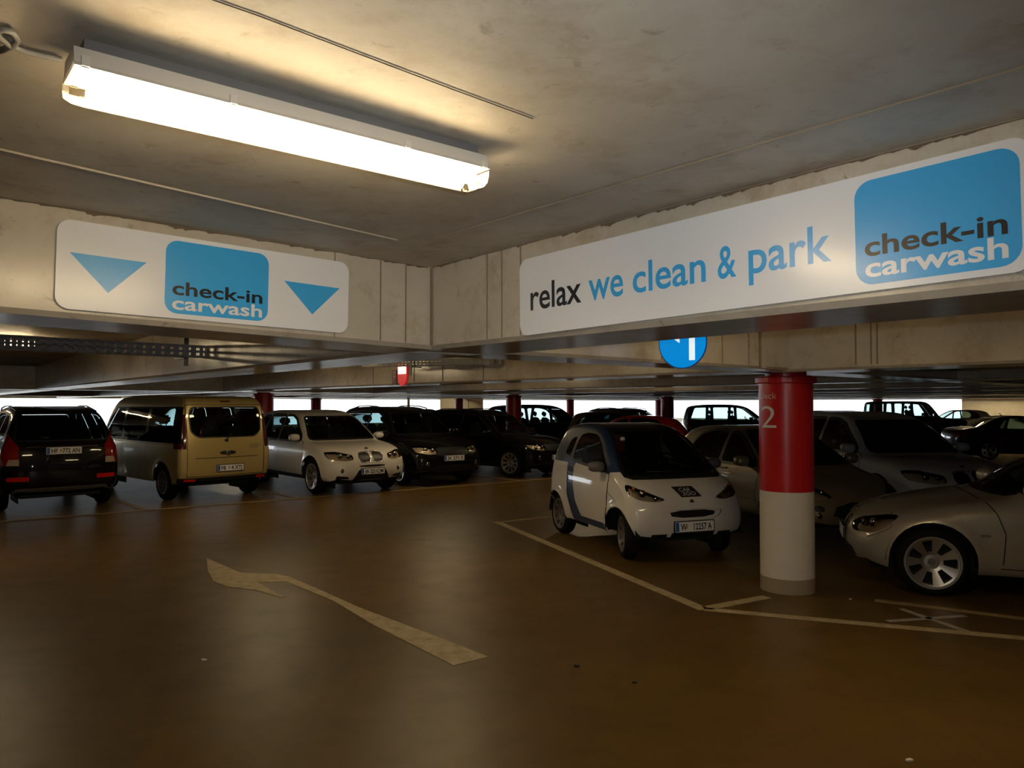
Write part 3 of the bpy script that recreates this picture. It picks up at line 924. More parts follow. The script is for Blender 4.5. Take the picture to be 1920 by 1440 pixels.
    # -- cut a projected convex outline out of the surface and make it a piece of its own
    def cut(s, poly, view, name=None, mat=None, off=0.0, src=(0,), minn=.12, label=None, idx=None, xr=None, split=None):
        U, Vv, D = view
        if area(poly) < 0: poly = poly[::-1]
        us = [p[0] for p in poly]; vs = [p[1] for p in poly]
        u0, u1, v0, v1 = min(us), max(us), min(vs), max(vs)
        c = s.cell * 1.5
        cand = []
        for f in s.bm.faces:
            if f.material_index not in src: continue
            p = f.calc_center_median()
            if xr and not (xr[0] < p.x < xr[1]): continue
            u = p.dot(U); v = p.dot(Vv)
            if u0 - c < u < u1 + c and v0 - c < v < v1 + c and f.normal.dot(D) > minn:
                cand.append(f)
        faces = cand
        n = len(poly)
        for i in range(n):
            a = poly[i]; b = poly[(i + 1) % n]
            nu, nv = -(b[1] - a[1]), b[0] - a[0]
            l = math.hypot(nu, nv)
            if l < 1e-9: continue
            no = (U * nu + Vv * nv) / l
            co = U * a[0] + Vv * a[1]
            straddle = []
            keep = []
            for f in faces:
                ds = [(v.co - co).dot(no) for v in f.verts]
                if max(ds) <= 1e-6: continue
                if min(ds) >= -1e-6: keep.append(f)
                else: straddle.append(f)
            for f in straddle:
                for e in list(f.edges):
                    v0, v1 = e.verts
                    d0 = (v0.co - co).dot(no); d1 = (v1.co - co).dot(no)
                    if (d0 > 1e-6 and d1 < -1e-6) or (d0 < -1e-6 and d1 > 1e-6):
                        bmesh.utils.edge_split(e, v0, d0 / (d0 - d1))
            for f in straddle:
                on = [v for v in f.verts if abs((v.co - co).dot(no)) <= 2e-6]
                parts = [f]
                if len(on) >= 2:
                    try:
                        nf, _ = bmesh.utils.face_split(f, on[0], on[-1])
                        nf.material_index = f.material_index; nf.normal = f.normal
                        parts.append(nf)
                    except (ValueError, TypeError):
                        pass
                for e in parts:
                    if (e.calc_center_median() - co).dot(no) > 0: keep.append(e)
            faces = keep
        if idx is None:
            s.pieces.append((name, mat, off, label, split)); idx = len(s.pieces)
        for f in set(faces): f.material_index = idx
        return idx
    def hole(s, poly, view, **k): return s.cut(poly, view, None, None, **k)
    def window(s, poly, view, name, mat, frame=.03, seal=None, round_=1, **k):
        poly = roundc(poly, .05 * round_)
        fi = None
        if frame:
            fi = s.cut(grow(poly, frame), view, 'window_seal', seal or M['black'], .001, **k)
        k.pop('src', None)
        return s.cut(poly, view, name, mat, -.004, src=(fi,) if fi else (0,), **k)
    def both(s, pts3, deg, name, mat, off=0.0, round_=1, **k):
        """same outline on the left and the right; pts3 on the left side"""
        ids = []
        for sg in (1, -1):
            vw = corner(sg * deg)
            poly = [(Vector((x, sg * y, z)).dot(vw[0]), z) for x, y, z in pts3]
            ids.append(s.cut(roundc(poly, .05) if round_ else poly, vw, name, mat, off, **k))
        return ids
    def seam(s, pts, view, w=.008, **k):
        """narrow dark gap along a polyline"""
        idx = k.pop('idx', None)
        for a, b in zip(pts[:-1], pts[1:]):
            d = Vector((b[0] - a[0], b[1] - a[1])); d.normalize(); n = Vector((-d.y, d.x)) * w / 2
            poly = [(a[0] - n.x, a[1] - n.y), (b[0] - n.x, b[1] - n.y), (b[0] + n.x, b[1] + n.y), (a[0] + n.x, a[1] + n.y)]
            idx = s.cut(poly, view, 'panel_gap', M['dark'], -.006, idx=idx, **k)
        return idx
    def arches(s, r=None):
        st = s.st; r = r or st['arch']
        for wx in (st['fa'] * s.sc[0], st['ra'] * s.sc[0]):
            for sd in 'LR':
                poly = [(wx + r * math.cos(a), st['R'] + .01 + r * math.sin(a)) for a in [2 * math.pi * i / 28 for i in range(28)]]
                poly = [(x, max(z, -.05)) for x, z in poly]
                pts = []
                for p in poly:
                    if not pts or (abs(p[0] - pts[-1][0]) + abs(p[1] - pts[-1][1])) > 1e-4: pts.append(p)
                low = [(wx - r, -.1), (wx + r, -.1)]
                up = [p for p in poly if p[1] >= st['R'] + .01 - 1e-6]
                up = sorted(up, key=lambda p: -p[0])
                s.hole(low + up, SIDE[sd], minn=.30, src=tuple(range(0, len(s.pieces) + 1)))
    def finish(s):
        s.bm.normal_update()
        bm = s.bm
        bm.verts.ensure_lookup_table(); bm.verts.index_update()
        nrm = [v.normal.copy() for v in bm.verts]; co = [v.co.copy() for v in bm.verts]
        groups = {}
        for f in bm.faces: groups.setdefault(f.material_index, []).append([v.index for v in f.verts])
        s.obj = {}
        for i, fl in groups.items():
            if i == 0: name, mat, off, label, split = 'body', s.mat, 0, None, None
            else:
                name, mat, off, label, split = s.pieces[i - 1]
                if name is None: continue
            used = sorted({v for f in fl for v in f}); mp = {v: k for k, v in enumerate(used)}
            me = bpy.data.meshes.new(name)
            me.from_pydata([co[v] + nrm[v] * off for v in used], [], [[mp[v] for v in f] for f in fl])
            me.polygons.foreach_set('use_smooth', [True] * len(me.polygons))
            me.normals_split_custom_set_from_vertices([nrm[v] for v in used])
            o = link(name, me, mat, s.root)
            if label: o['label'] = label
            s.obj[i] = o
            if name == 'headlight':
                m2 = bpy.data.meshes.new('headlight_reflector')
                cc = sum((co[v] for v in used), Vector()) / len(used)
                m2.from_pydata([cc + (co[v] - cc) * .97 - nrm[v] * .055 for v in used], [], [[mp[v] for v in f] for f in fl])
                link('headlight_reflector', m2, M['reflector'], o)
        s.bm.free()
        # underbody, floor of the cabin and wheel liners
        st = s.st; sc = s.sc
        hw = s._w[:, 1].max()
        bm = bmesh.new()
        add_box(bm, ((s.xmin + s.xmax) / 2, 0, s.zmin + .03), ((s.xmax - s.xmin) * .90, hw * 1.30, .05))
        for wx in (st['fa'] * sc[0], st['ra'] * sc[0]):
            for sg in (1, -1):
                r = st['arch'] + .03; n = 14
                y1 = sg * (hw - .05); y0 = sg * (hw - .34)
                A = [bm.verts.new((wx + r * math.cos(math.pi * i / n), y1, st['R'] + r * math.sin(math.pi * i / n))) for i in range(n + 1)]
                B = [bm.verts.new((wx + r * math.cos(math.pi * i / n), y0, st['R'] + r * math.sin(math.pi * i / n))) for i in range(n + 1)]
                for i in range(n): bm.faces.new((A[i], A[i + 1], B[i + 1], B[i]))
                lo = [bm.verts.new((wx + r, y0, .12)), bm.verts.new((wx - r, y0, .12))]
                bm.faces.new(B + [lo[1], lo[0]])
        bm_obj('underbody', bm, M['dark'], s.root)
    # -- fittings
    def wheels(s, w=.20, rim=None, rimmat='alloy', n=5, frac=.45, mode='spoke', n_seg=36, which=('FL', 'FR', 'RL', 'RR')):
        st = s.st; R = st['R']; hw = s._w[:, 1].max(); rr = rim or R * .70
        key = (R, w, rr, rimmat, n, mode)
        for wh in which:
            wx = (st['fa'] if wh[0] == 'F' else st['ra']) * s.sc[0]
            sg = 1 if wh[1] == 'L' else -1
            yo = sg * (hw - .035 - st.get('inset', 0))     # outer face
            if key not in WHEELS:
                bm = bmesh.new()
                add_lathe(bm, [(rr - .012, -.012), (rr, -.004), (rr + (R - rr) * .55, .006), (R - .018, -.012), (R, -.035), (R, -w + .035), (R - .02, -w + .01), (rr, -w + .004), (rr - .02, -w + .03)], n_seg, 'y')
                bmesh.ops.recalc_face_normals(bm, faces=bm.faces[:])
                me = bpy.data.meshes.new('wheel'); bm.to_mesh(me); bm.free()
                me.polygons.foreach_set('use_smooth', [True] * len(me.polygons)); me.materials.append(M['rubber'])
                bm = bmesh.new()
                add_lathe(bm, [(rr + .004, -.002), (rr + .004, .004), (rr - .012, .003), (rr - .022, -.02), (rr - .028, -.12)], n_seg, 'y')
                sub = 8
                radii = [(.0, -.060), (.15, -.058), (.28, -.060), (.40, -.050), (.62, -.032), (.86, -.012), (.95, -.004)]
                NA = n * sub
                vv = [[bm.verts.new((rr * q * math.cos(2 * math.pi * k / NA), h, rr * q * math.sin(2 * math.pi * k / NA))) for k in range(NA)] if q > 0 else None for q, h in radii]
                c0 = bm.verts.new((0, radii[0][1], 0))
                fs = []
                for k in range(NA):
                    fs.append(bm.faces.new((c0, vv[1][k], vv[1][(k + 1) % NA])))
                for i in range(1, len(radii) - 1):
                    for k in range(NA):
                        u = (k % sub + .5) / sub
                        if mode == 'spoke' and 3 <= i <= 4 and abs(u - .5) < frac * (.5 if i == 3 else .5): continue
                        if mode == 'holes' and i == 4 and abs(u - .5) < .25: continue
                        fs.append(bm.faces.new((vv[i][k], vv[i + 1][k], vv[i + 1][(k + 1) % NA], vv[i][(k + 1) % NA])))
                r = bmesh.ops.extrude_face_region(bm, geom=fs)
                for e in r['geom']:
                    if isinstance(e, bmesh.types.BMVert): e.co.y -= .022
                bmesh.ops.recalc_face_normals(bm, faces=bm.faces[:])
                mr = bpy.data.meshes.new('rim'); bm.to_mesh(mr); bm.free(); mr.materials.append(M[rimmat])
                bm = bmesh.new()
                add_lathe(bm, [(.0001, -.046), (rr * .12, -.046), (rr * .14, -.058)], 20, 'y')
                mh = bpy.data.meshes.new('hub_cap'); bm.to_mesh(mh); bm.free(); mh.materials.append(M['greyplast'])
                bm = bmesh.new()
                add_lathe(bm, [(.0001, -.09), (rr * .62, -.09), (rr * .62, -.105), (rr * .97, -.11), (rr * .97, -.13)], 24, 'y')
                md = bpy.data.meshes.new('brake_disc'); bm.to_mesh(md); bm.free(); md.materials.append(M['dark'])
                WHEELS[key] = (me, mr, mh, md)
            me, mr, mh, md = WHEELS[key]
            o = link('wheel', me, None, s.root, (wx, yo, R))
            if sg < 0: o.rotation_euler = (0, 0, math.pi)
            for nm, m2 in (('rim', mr), ('hub_cap', mh), ('brake_disc', md)): link(nm, m2, None, o)
            if wh[0] == 'F' and st.get('steer'): o.rotation_euler.z += math.radians(st['steer'])
    def mirror(s, x, z, mat, size=(.10, .11, .075), y=None):
        for sg in (1, -1):
            yy = y or abs(s.side(x, z)) 
            bm = bmesh.new()
            bmesh.ops.create_uvsphere(bm, u_segments=16, v_segments=10, radius=1)
            for v in bm.verts:
                p = v.co
                q = Vector([math.copysign(abs(c) ** .75, c) for c in p])
                v.co = Vector((q.x * size[0] * (.75 if q.x < 0 else 1), q.y * size[1], q.z * size[2])) + Vector((x, sg * (yy + size[1] + .025), z + .02))
            o = bm_obj('mirror', bm, mat, s.root, smooth=True)
            box_obj('mirror_arm', (x, sg * (yy + .02), z - .03), (.07, .10, .04), M['black'], o)
            box_obj('mirror_glass', (x - size[0] * .74, sg * (yy + size[1] + .025), z + .02), (.006, size[1] * 1.5, size[2] * 1.35), M['chrome'], o, bevel=.002)
    def plate(s, z, text, front=True, y=0.0, crest=None, w=.52, h=.115, tilt=0.0, gap=.012):
        x = s.surf(y, z, front); sg = 1 if front else -1
        o = bpy.data.objects.new('license_plate', None); 
        # local frame: x to the reader's right, y up, z to the reader
        X = Vector((0, sg, 0)); Z = Vector((sg * math.cos(tilt), 0, math.sin(tilt))); Y = Z.cross(X)
        bm = bmesh.new(); prism(bm, rrect(-w / 2, -h / 2, w / 2, h / 2, .012, 3), -.012, .004)
        me_o = bm_obj('license_plate', bm, M['plate'], s.root)
        bpy.data.objects.remove(o)
        me_o.matrix_local = Matrix(((X.x, Y.x, Z.x, x + sg * gap), (X.y, Y.y, Z.y, y), (X.z, Y.z, Z.z, z), (0, 0, 0, 1)))
        plate_obj('plate_frame', rrect(-w / 2 - .012, -h / 2 - .012, w / 2 + .012, h / 2 + .012, .014, 3), -.016, .0025, M['plate_black'], me_o)
        plate_obj('euro_band', [(-w / 2 + .006, -h / 2 + .006), (-w / 2 + .05, -h / 2 + .006), (-w / 2 + .05, h / 2 - .006), (-w / 2 + .006, h / 2 - .006)], .0042, .005, M['plate_blue'], me_o)
        if text:
            text_obj('lettering', text, -w / 2 + .072, w / 2 - .03, -h * .32, h * .64, M['plate_black'], me_o, z=.0052, bold=.022)
        if crest:
            cx = -w / 2 + crest * w; bm = bmesh.new()
            prism(bm, [(cx - .016, h * .26), (cx - .016, -h * .05), (cx, -h * .28), (cx + .016, -h * .05), (cx + .016, h * .26)], .0042, .0056)
            bm_obj('crest', bm, M['crest'], me_o)
        return me_o
    def interior(s, rows, zs=.62, dash=None, col='seat', wheel_y=.36, head=True):
        for x, ysl, hb in rows:
            for y in ysl:
                bm = bmesh.new()
                w = .46 if abs(y) > .05 else .40
                add_box(bm, (x + .10, y, zs - .05), (.48, w, .16))
                R = Matrix.Rotation(math.radians(-14), 3, 'Y')
                add_box(bm, (x - .20, y, zs + .28), (.13, w, .60), R)
                bmesh.ops.bevel(bm, geom=bm.edges[:], offset=.045, segments=2, affect='EDGES')
                if head:
                    n0 = len(bm.verts)
                    hv = add_box(bm, (x - .29, y, zs + .70), (.10, .25, .18), R)
                    es = list({e for v in hv for e in v.link_edges})
                    bmesh.ops.bevel(bm, geom=es, offset=.04, segments=2, affect='EDGES')
                    add_box(bm, (x - .275, y - .05, zs + .60), (.014, .014, .10)); add_box(bm, (x - .275, y + .05, zs + .60), (.014, .014, .10))
                bm_obj('seat', bm, M[col], s.root, smooth=False)
        if dash:
            x, z, w = dash
            bm = bmesh.new(); add_box(bm, (x, 0, z - .10), (.42, w, .22))
            bm_obj('dashboard', bm, M['black'], s.root, bevel=.06)
            bm = bmesh.new()
            R = Matrix.Rotation(math.radians(65), 3, 'Y'); n = 24
            rings = []
            for i in range(n):
                a = 2 * math.pi * i / n
                rings.append([R @ Vector(((.185 + .014 * math.cos(b)) * math.cos(a), (.185 + .014 * math.cos(b)) * math.sin(a), .014 * math.sin(b))) for b in [2 * math.pi * k / 6 for k in range(6)]])
            vs = [[bm.verts.new(p) for p in r] for r in rings]
            for i in range(n):
                for k in range(6): bm.faces.new((vs[i][k], vs[(i + 1) % n][k], vs[(i + 1) % n][(k + 1) % 6], vs[i][(k + 1) % 6]))
            add_box(bm, (0, 0, 0), (.035, .34, .03), R); add_box(bm, (.0, 0, 0), (.16, .05, .03), R)
            o = bm_obj('steering_wheel', bm, M['black'], s.root, (x - .30, wheel_y, z + .02), smooth=True)
    def blob(s, name, c, r, mat, parent=None, e=.8, label=None):
        bm = bmesh.new(); bmesh.ops.create_uvsphere(bm, u_segments=14, v_segments=8, radius=1)
        for v in bm.verts:
            v.co = Vector([math.copysign(abs(a) ** e, a) * b for a, b in zip(v.co, r)]) + Vector(c)
        o = bm_obj(name, bm, mat, parent or s.root, smooth=True)
        if label: o['label'] = label
        return o
    def handles(s, xs, z, mat):
        for x in xs:
            for left in (True, False):
                y = s.side(x, z, left)
                box_obj('door_handle', (x, y + (.012 if left else -.012), z), (.20, .03, .03), mat, s.root, bevel=.01)
    def bar(s, name, pts, r, mat): return tube_obj(name, pts, r, mat, s.root, 6)
    def roundel(s, y, z, r, front=True, mats=None, x=None):
        x = s.surf(y, z, front) if x is None else x
        sg = 1 if front else -1
        bm = bmesh.new(); add_lathe(bm, [(.0001, sg * .006), (r * .8, sg * .006), (r, sg * .002), (r, -sg * .02)], 20, 'x', (x, y, z))
        o = bm_obj('emblem', bm, mats or M['chrome'], s.root, smooth=True)
        return o
WHEELS = {}
# ------------------------------------------------------------------ car shapes
ST = {}
ST['city'] = dict(
    prof=[(-1.20, .24), (-1.31, .36), (-1.335, .62), (-1.32, .90), (-1.27, 1.12), (-1.17, 1.36), (-1.05, 1.49), (-.80, 1.545), (-.35, 1.565), (.00, 1.53), (.28, 1.43), (.62, 1.18), (.92, .955), (1.04, .915), (1.18, .83), (1.275, .70), (1.325, .56), (1.335, .42), (1.30, .28), (1.18, .22), (-1.1, .22)],
    W=[(.2, .70), (.34, .755), (.55, .772), (.78, .762), (.95, .735), (1.02, .72), (1.25, .655), (1.45, .565), (1.6, .50)],
    kf=.13, kr=.18, fa=.895, ra=-.935, R=.280, arch=.316, steer=-17, inset=.02, r=.085, flare=.018, zc=.62, kq=.3, plan=[(-1, .97), (-.6, 1), (.6, 1), (1, .985)])
ST['suv'] = dict(
    prof=[(-2.15, .30), (-2.30, .42), (-2.325, .70), (-2.28, .98), (-2.22, 1.10), (-2.0, 1.48), (-1.90, 1.59), (-1.60, 1.655), (-1.0, 1.685), (-.3, 1.68), (.10, 1.635), (.40, 1.54), (.80, 1.29), (1.12, 1.075), (1.24, 1.03), (1.6, 1.0), (1.95, .94), (2.17, .84), (2.28, .70), (2.325, .50), (2.29, .33), (2.15, .22), (-2.0, .22)],
    W=[(.2, .84), (.35, .91), (.6, .94), (.85, .935), (1.0, .91), (1.06, .885), (1.35, .775), (1.58, .665), (1.75, .60)],
    kf=.30, kr=.22, fa=1.43, ra=-1.38, R=.355, arch=.415, r=.12, flare=.015)
ST['van'] = dict(
    prof=[(-2.30, .32), (-2.385, .45), (-2.395, .9), (-2.37, 1.2), (-2.28, 1.75), (-2.22, 1.90), (-2.0, 1.965), (-1.0, 1.985), (.4, 1.985), (1.0, 1.955), (1.25, 1.86), (1.58, 1.50), (1.80, 1.23), (1.93, 1.16), (2.15, 1.03), (2.30, .85), (2.385, .60), (2.38, .42), (2.28, .27), (-2.2, .27)],
    W=[(.2, .88), (.4, .93), (.7, .95), (1.0, .945), (1.15, .925), (1.5, .885), (1.8, .82), (1.95, .76), (2.05, .72)],
    kf=.34, kr=.10, fa=1.42, ra=-1.62, R=.335, arch=.385, r=.07, flare=.012, zc=.75)
ST['hatch'] = dict(
    prof=[(-1.85, .30), (-1.98, .42), (-2.01, .62), (-1.96, .86), (-1.88, 1.00), (-1.62, 1.31), (-1.50, 1.39), (-1.15, 1.455), (-.6, 1.485), (-.15, 1.475), (.15, 1.42), (.55, 1.20), (.95, .965), (1.10, .91), (1.45, .84), (1.75, .745), (1.92, .62), (2.0, .46), (1.98, .32), (1.88, .21), (-1.75, .21)],
    W=[(.2, .77), (.35, .83), (.55, .86), (.75, .855), (.90, .83), (.96, .81), (1.2, .71), (1.40, .60), (1.55, .53)],
    kf=.30, kr=.20, fa=1.24, ra=-1.28, R=.305, arch=.355, r=.12, flare=.014, zc=.52)
ST['sedan'] = dict(
    prof=[(-2.10, .28), (-2.235, .42), (-2.25, .66), (-2.22, .90), (-2.12, .985), (-1.85, 1.02), (-1.62, 1.05), (-1.1, 1.30), (-.85, 1.39), (-.5, 1.43), (-.15, 1.43), (.15, 1.37), (.55, 1.16), (.88, .965), (1.00, .925), (1.45, .865), (1.85, .78), (2.05, .69), (2.15, .57), (2.185, .42), (2.15, .28), (2.04, .18), (-2.0, .20)],
    W=[(.16, .82), (.3, .875), (.5, .905), (.70, .905), (.80, .89), (.86, .868), (.93, .83), (1.15, .71), (1.33, .58), (1.5, .50)],
    kf=.42, kr=.24, fa=1.45, ra=-1.31, R=.318, arch=.372, r=.11, flare=.016, zc=.48)
ST['mpv'] = dict(
    prof=[(-2.05, .32), (-2.17, .45), (-2.18, .8), (-2.13, 1.1), (-2.0, 1.55), (-1.92, 1.68), (-1.7, 1.75), (-1.0, 1.80), (-.2, 1.79), (.25, 1.73), (.55, 1.60), (1.05, 1.20), (1.28, 1.06), (1.5, 1.0), (1.85, .88), (2.05, .74), (2.15, .55), (2.13, .36), (2.0, .24), (-1.95, .24)],
    W=[(.2, .80), (.4, .86), (.7, .89), (.95, .88), (1.08, .86), (1.35, .79), (1.65, .68), (1.8, .62)],
    kf=.30, kr=.15, fa=1.32, ra=-1.33, R=.315, arch=.365, r=.11, flare=.012, zc=.65)
ST['pickup'] = dict(
    prof=[(-2.1, .42), (-2.2, .55), (-2.22, .9), (-2.20, 1.2), (-2.12, 1.80), (-2.05, 1.90), (-1.8, 1.94), (-.6, 1.95), (.15, 1.94), (.45, 1.87), (.80, 1.42), (.95, 1.20), (1.1, 1.16), (1.9, 1.12), (2.1, 1.05), (2.17, .85), (2.18, .6), (2.1, .42), (2.0, .36), (-2.0, .36)],
    W=[(.3, .84), (.5, .89), (.8, .91), (1.1, .90), (1.2, .87), (1.6, .80), (1.9, .73), (2.0, .68)],
    kf=.16, kr=.08, fa=1.35, ra=-1.30, R=.38, arch=.45, r=.09, flare=.02, zc=.85)

def scale_poly(p, c): return [(a * c.sc[0], b * c.sc[2]) for a, b in p]
def glasshouse(c, sides, ws, rw, xr_ws, xr_rw, gl='glass', gl_rear=None, frame=.045, name='side_window'):
    for sd in 'LR':
        for i, p in enumerate(sides):
            c.window(scale_poly(p, c), SIDE[sd], name, M[gl if i == 0 or not gl_rear else gl_rear], frame=min(frame, .045), minn=.2)
    if ws: c.window([(y * c.sc[1], z * c.sc[2]) for y, z in ws], FRONT, 'windshield', M['glass'], frame=.035, xr=[v * c.sc[0] for v in xr_ws], minn=.15)
    if rw: c.window([(y * c.sc[1], z * c.sc[2]) for y, z in rw], REAR, 'rear_window', M[gl_rear or gl], frame=.03, xr=[v * c.sc[0] for v in xr_rw], minn=.15)
def sc3(c, pts): return [(x * c.sc[0], y * c.sc[1], z * c.sc[2]) for x, y, z in pts]
def trap(b, t, zb, zt): return [(-b, zb), (b, zb), (t, zt), (-t, zt)]
def lamp_inner(c, pos, r=.05):
    for sg in (1, -1):
        for x, y, z, rr in pos:
            c.blob('headlight_lens', (c.surf(sg * y * c.sc[1], z * c.sc[2], x0=.9 * c.sc[0]) - rr * .75, sg * y * c.sc[1], z * c.sc[2]), (rr * .7, rr, rr), M['chrome'], e=1)

SUV_SIDES = [[(-.24, 1.06), (.84, 1.07), (.74, 1.16), (.28, 1.47), (.05, 1.54), (-.24, 1.56)],
             [(-1.16, 1.08), (-.32, 1.06), (-.32, 1.56), (-.9, 1.56), (-1.08, 1.54)],
             [(-1.84, 1.20), (-1.24, 1.09), (-1.17, 1.54), (-1.45, 1.52), (-1.74, 1.38)]]
def make_suv(name, label, x, y, az, mat, sc=(1, 1, 1), cell=.034, plate=None, detail=True, kidney=False, rails=False, lower='black', group=None, seats=True, rim=(5, .45), rear_plate=None, bumper='black', gl_rear='glass_dark'):
    c = Car(name, label, ST['suv'], x, y, az, mat, group=group, cell=cell, sc=sc)
    glasshouse(c, SUV_SIDES, trap(.74, .57, 1.09, 1.52), trap(.66, .55, 1.14, 1.50), (.1, 1.4), (-2.4, -1.4), gl_rear=gl_rear)
    c.both(sc3(c, [(1.80, .82, .86), (2.02, .70, .87), (2.20, .40, .80), (2.22, .36, .70), (2.16, .52, .68), (1.95, .78, .73)]), 38, 'headlight', M['lampglass'], .002)
    c.both(sc3(c, [(-2.05, .80, 1.05), (-2.2, .62, 1.05), (-2.28, .50, .98), (-2.28, .50, .82), (-2.05, .86, .80), (-1.95, .88, 1.0)]), 140, 'tail_light', M['tail'], .003)
    if kidney:
        for sg in (1, -1):
            c.cut([(sg * a, b * sc[2]) for a, b in chaikin([(.03, .86), (.24, .84), (.28, .76), (.24, .66), (.05, .65), (.03, .70)], 1)], FRONT, 'grille', M['black'], -.012)
        c.cut(chaikin([(-.30, .60), (.30, .60), (.27, .555), (-.27, .555)], 1), FRONT, 'lower_grille', M['black'], -.01)
        c.cut([(-.42, .30), (.42, .30), (.30, .50), (-.30, .50)], FRONT, 'air_intake', M['black'], -.012)
        for sg in (1, -1):
            c.cut([(sg * .48, .33), (sg * .74, .33), (sg * .72, .40), (sg * .52, .38)], FRONT, 'air_intake', M['black'], -.012)
    else:
        c.cut(chaikin([(-.52, .84 * sc[2]), (.52, .84 * sc[2]), (.46, .66), (-.46, .66)], 1), FRONT, 'grille', M['black'], -.012)
        c.cut(chaikin([(-.62, .30), (.62, .30), (.56, .50), (-.56, .50)], 1), FRONT, 'air_intake', M['black'], -.012)
    if lower:
        for v in (SIDE['L'], SIDE['R']):
            c.cut([(-2.5, .1), (2.5, .1), (2.5, .36), (-2.5, .36)] if not kidney else [(-1.2, .1), (1.2, .1), (1.2, .36), (-1.2, .36)], v, 'sill_cladding', M[lower], .002, minn=.3)
    if detail:
        for sd in 'LR':
            c.seam([(.98, .40), (1.00, 1.0), (.90, 1.06)] if sc[0] == 1 else [(.98 * sc[0], .40), (.98 * sc[0], 1.0)], SIDE[sd], .010)
            c.seam([(-.28 * sc[0], .38), (-.28 * sc[0], 1.03)], SIDE[sd], .009)
            c.seam([(-1.05 * sc[0], .55), (-1.2 * sc[0], .9), (-1.2 * sc[0], 1.04)], SIDE[sd], .009)
    c.arches()
    c.finish()
    rn, rf = rim
    c.wheels(n=rn, frac=rf, rim=.255)
    c.mirror(.80 * sc[0], 1.10 * sc[2], mat)
    lamp_inner(c, [(2.02, .62, .775, .055), (2.12, .47, .765, .045)])
    for sg in (1, -1):
        c.blob('fog_light', (c.surf(sg * .62, .50) - .01, sg * .62, .50), (.02, .05, .05), M['chrome'], e=1)
    if detail: c.handles([-.15 * sc[0], -1.0 * sc[0]], .97 * sc[2], mat)
    if rails:
        for sg in (1, -1):
            ys = .60 * sc[1] * sg
            c.bar('roof_rail', [(t * sc[0], ys, c.top(t * sc[0], ys) + (.045 if -1.55 < t < .15 else -.005)) for t in (-1.7, -1.55, -1.1, -.6, -.2, .12, .26)], .016, M['black'] if rails == 'black' else M['chrome'])
    if kidney:
        for sg in (1, -1):
            c.bar('grille_frame', [(c.surf(sg * a, b * sc[2]) + .004, sg * a, b * sc[2]) for a, b in [(.03, .86), (.14, .86), (.24, .84), (.275, .76), (.24, .66), (.14, .65), (.05, .65), (.03, .70), (.03, .86)]], .008, M['chrome'])
        c.roundel(0, .90 * sc[2], .04)
    if plate: c.plate(*plate)
    if rear_plate: c.plate(*rear_plate, front=False)
    if seats: c.interior([(.10, (.37, -.37), 1), (-.85, (.37, -.37), 1)], zs=.72 * sc[2], dash=(.75 * sc[0], 1.05 * sc[2], 1.3))
    return c

# ------------------------------------------------------------------ the small white two-seater
c = Car('city_car', 'small white two-seater city car with blue frame, beside the Deck 2 column', ST['city'], 1.655, 9.98, 160, M['navy'], cell=.022)
ws = c.window([(-.64, .965), (.64, .965), (.60, 1.08), (.47, 1.46), (-.47, 1.46), (-.60, 1.08)], FRONT, 'windshield', M['glass'], frame=.045, xr=(.05, 1.15), minn=.15)
c.window(trap(.50, .42, 1.10, 1.40), REAR, 'rear_window', M['glass_dark'], frame=.03, xr=(-1.4, -.9))
for sd in 'LR':
    c.window([(.50, 1.005), (.55, 1.03), (.20, 1.34), (.02, 1.42), (-.28, 1.435), (-.46, 1.40), (-.50, 1.08)], SIDE[sd], 'side_window', M['glass'], frame=.03, minn=.2)
    c.window([(-.58, 1.10), (-.54, 1.38), (-.70, 1.34), (-.78, 1.14)], SIDE[sd], 'quarter_window', M['glass_dark'], frame=.02, minn=.2)
    d = c.cut([(.60, .36), (.62, .96), (.40, .985), (-.36, 1.03), (-.40, .98), (-.37, .76), (-.28, .54), (-.12, .36)], SIDE[sd], 'door', M['white_paint'], .003, minn=.2, label='white door panel')
    c.cut([(.625, .30), (.625, .97), (.602, .97), (.598, .34), (.60, .30)], SIDE[sd], 'panel_gap', M['dark'], -.004, minn=.2)
    q = c.cut([(-1.5, .60), (-.535, .60), (-.575, .80), (-.60, 1.02), (-1.5, 1.02)], SIDE[sd], 'rear_panel', M['white_paint'], .003, minn=-.05, label='white rear side panel')
    c.cut([(-1.5, .26), (-.36, .26), (-.46, .44), (-.535, .60), (-1.5, .60)], SIDE[sd], idx=q, minn=-.05)
fp = c.cut([(.635, .20), (.635, .985), (.80, 1.0), (1.5, .99), (1.5, .20)], SIDE['L'], 'front_panel', M['white_paint'], .003, minn=-2, label='white front body with bonnet')
c.both([(.96, .715, .875), (1.05, .665, .865), (1.15, .53, .80), (1.235, .36, .735), (1.245, .33, .70), (1.20, .44, .685), (1.12, .60, .71), (1.02, .70, .78)], 35, 'headlight', M['lampglass'], .002, src=(0, fp))
gs = c.cut(chaikin([(-.40, .60), (.40, .60), (.37, .52), (.24, .475), (-.24, .475), (-.37, .52)], 1), FRONT, 'grille_surround', M['white_paint'], -.010, src=(0, fp))
c.cut(chaikin([(-.31, .59), (.31, .59), (.28, .505), (-.28, .505)], 1), FRONT, 'grille', M['black'], -.022, src=(gs,))
c.cut([(-.30, .20), (.30, .20), (.285, .335), (-.285, .335)], FRONT, 'air_intake', M['black'], -.012, src=(0, fp))
for sg in (1, -1):
    c.cut([(sg * .33, .20), (sg * .54, .20), (sg * .53, .325), (sg * .345, .325)], FRONT, 'air_intake', M['black'], -.012, src=(0, fp))
c.cut([(-.75, .15), (.75, .15), (.75, .275), (-.75, .275)], FRONT, 'front_lip', M['black'], -.004, src=(0, fp), xr=(.9, 2))
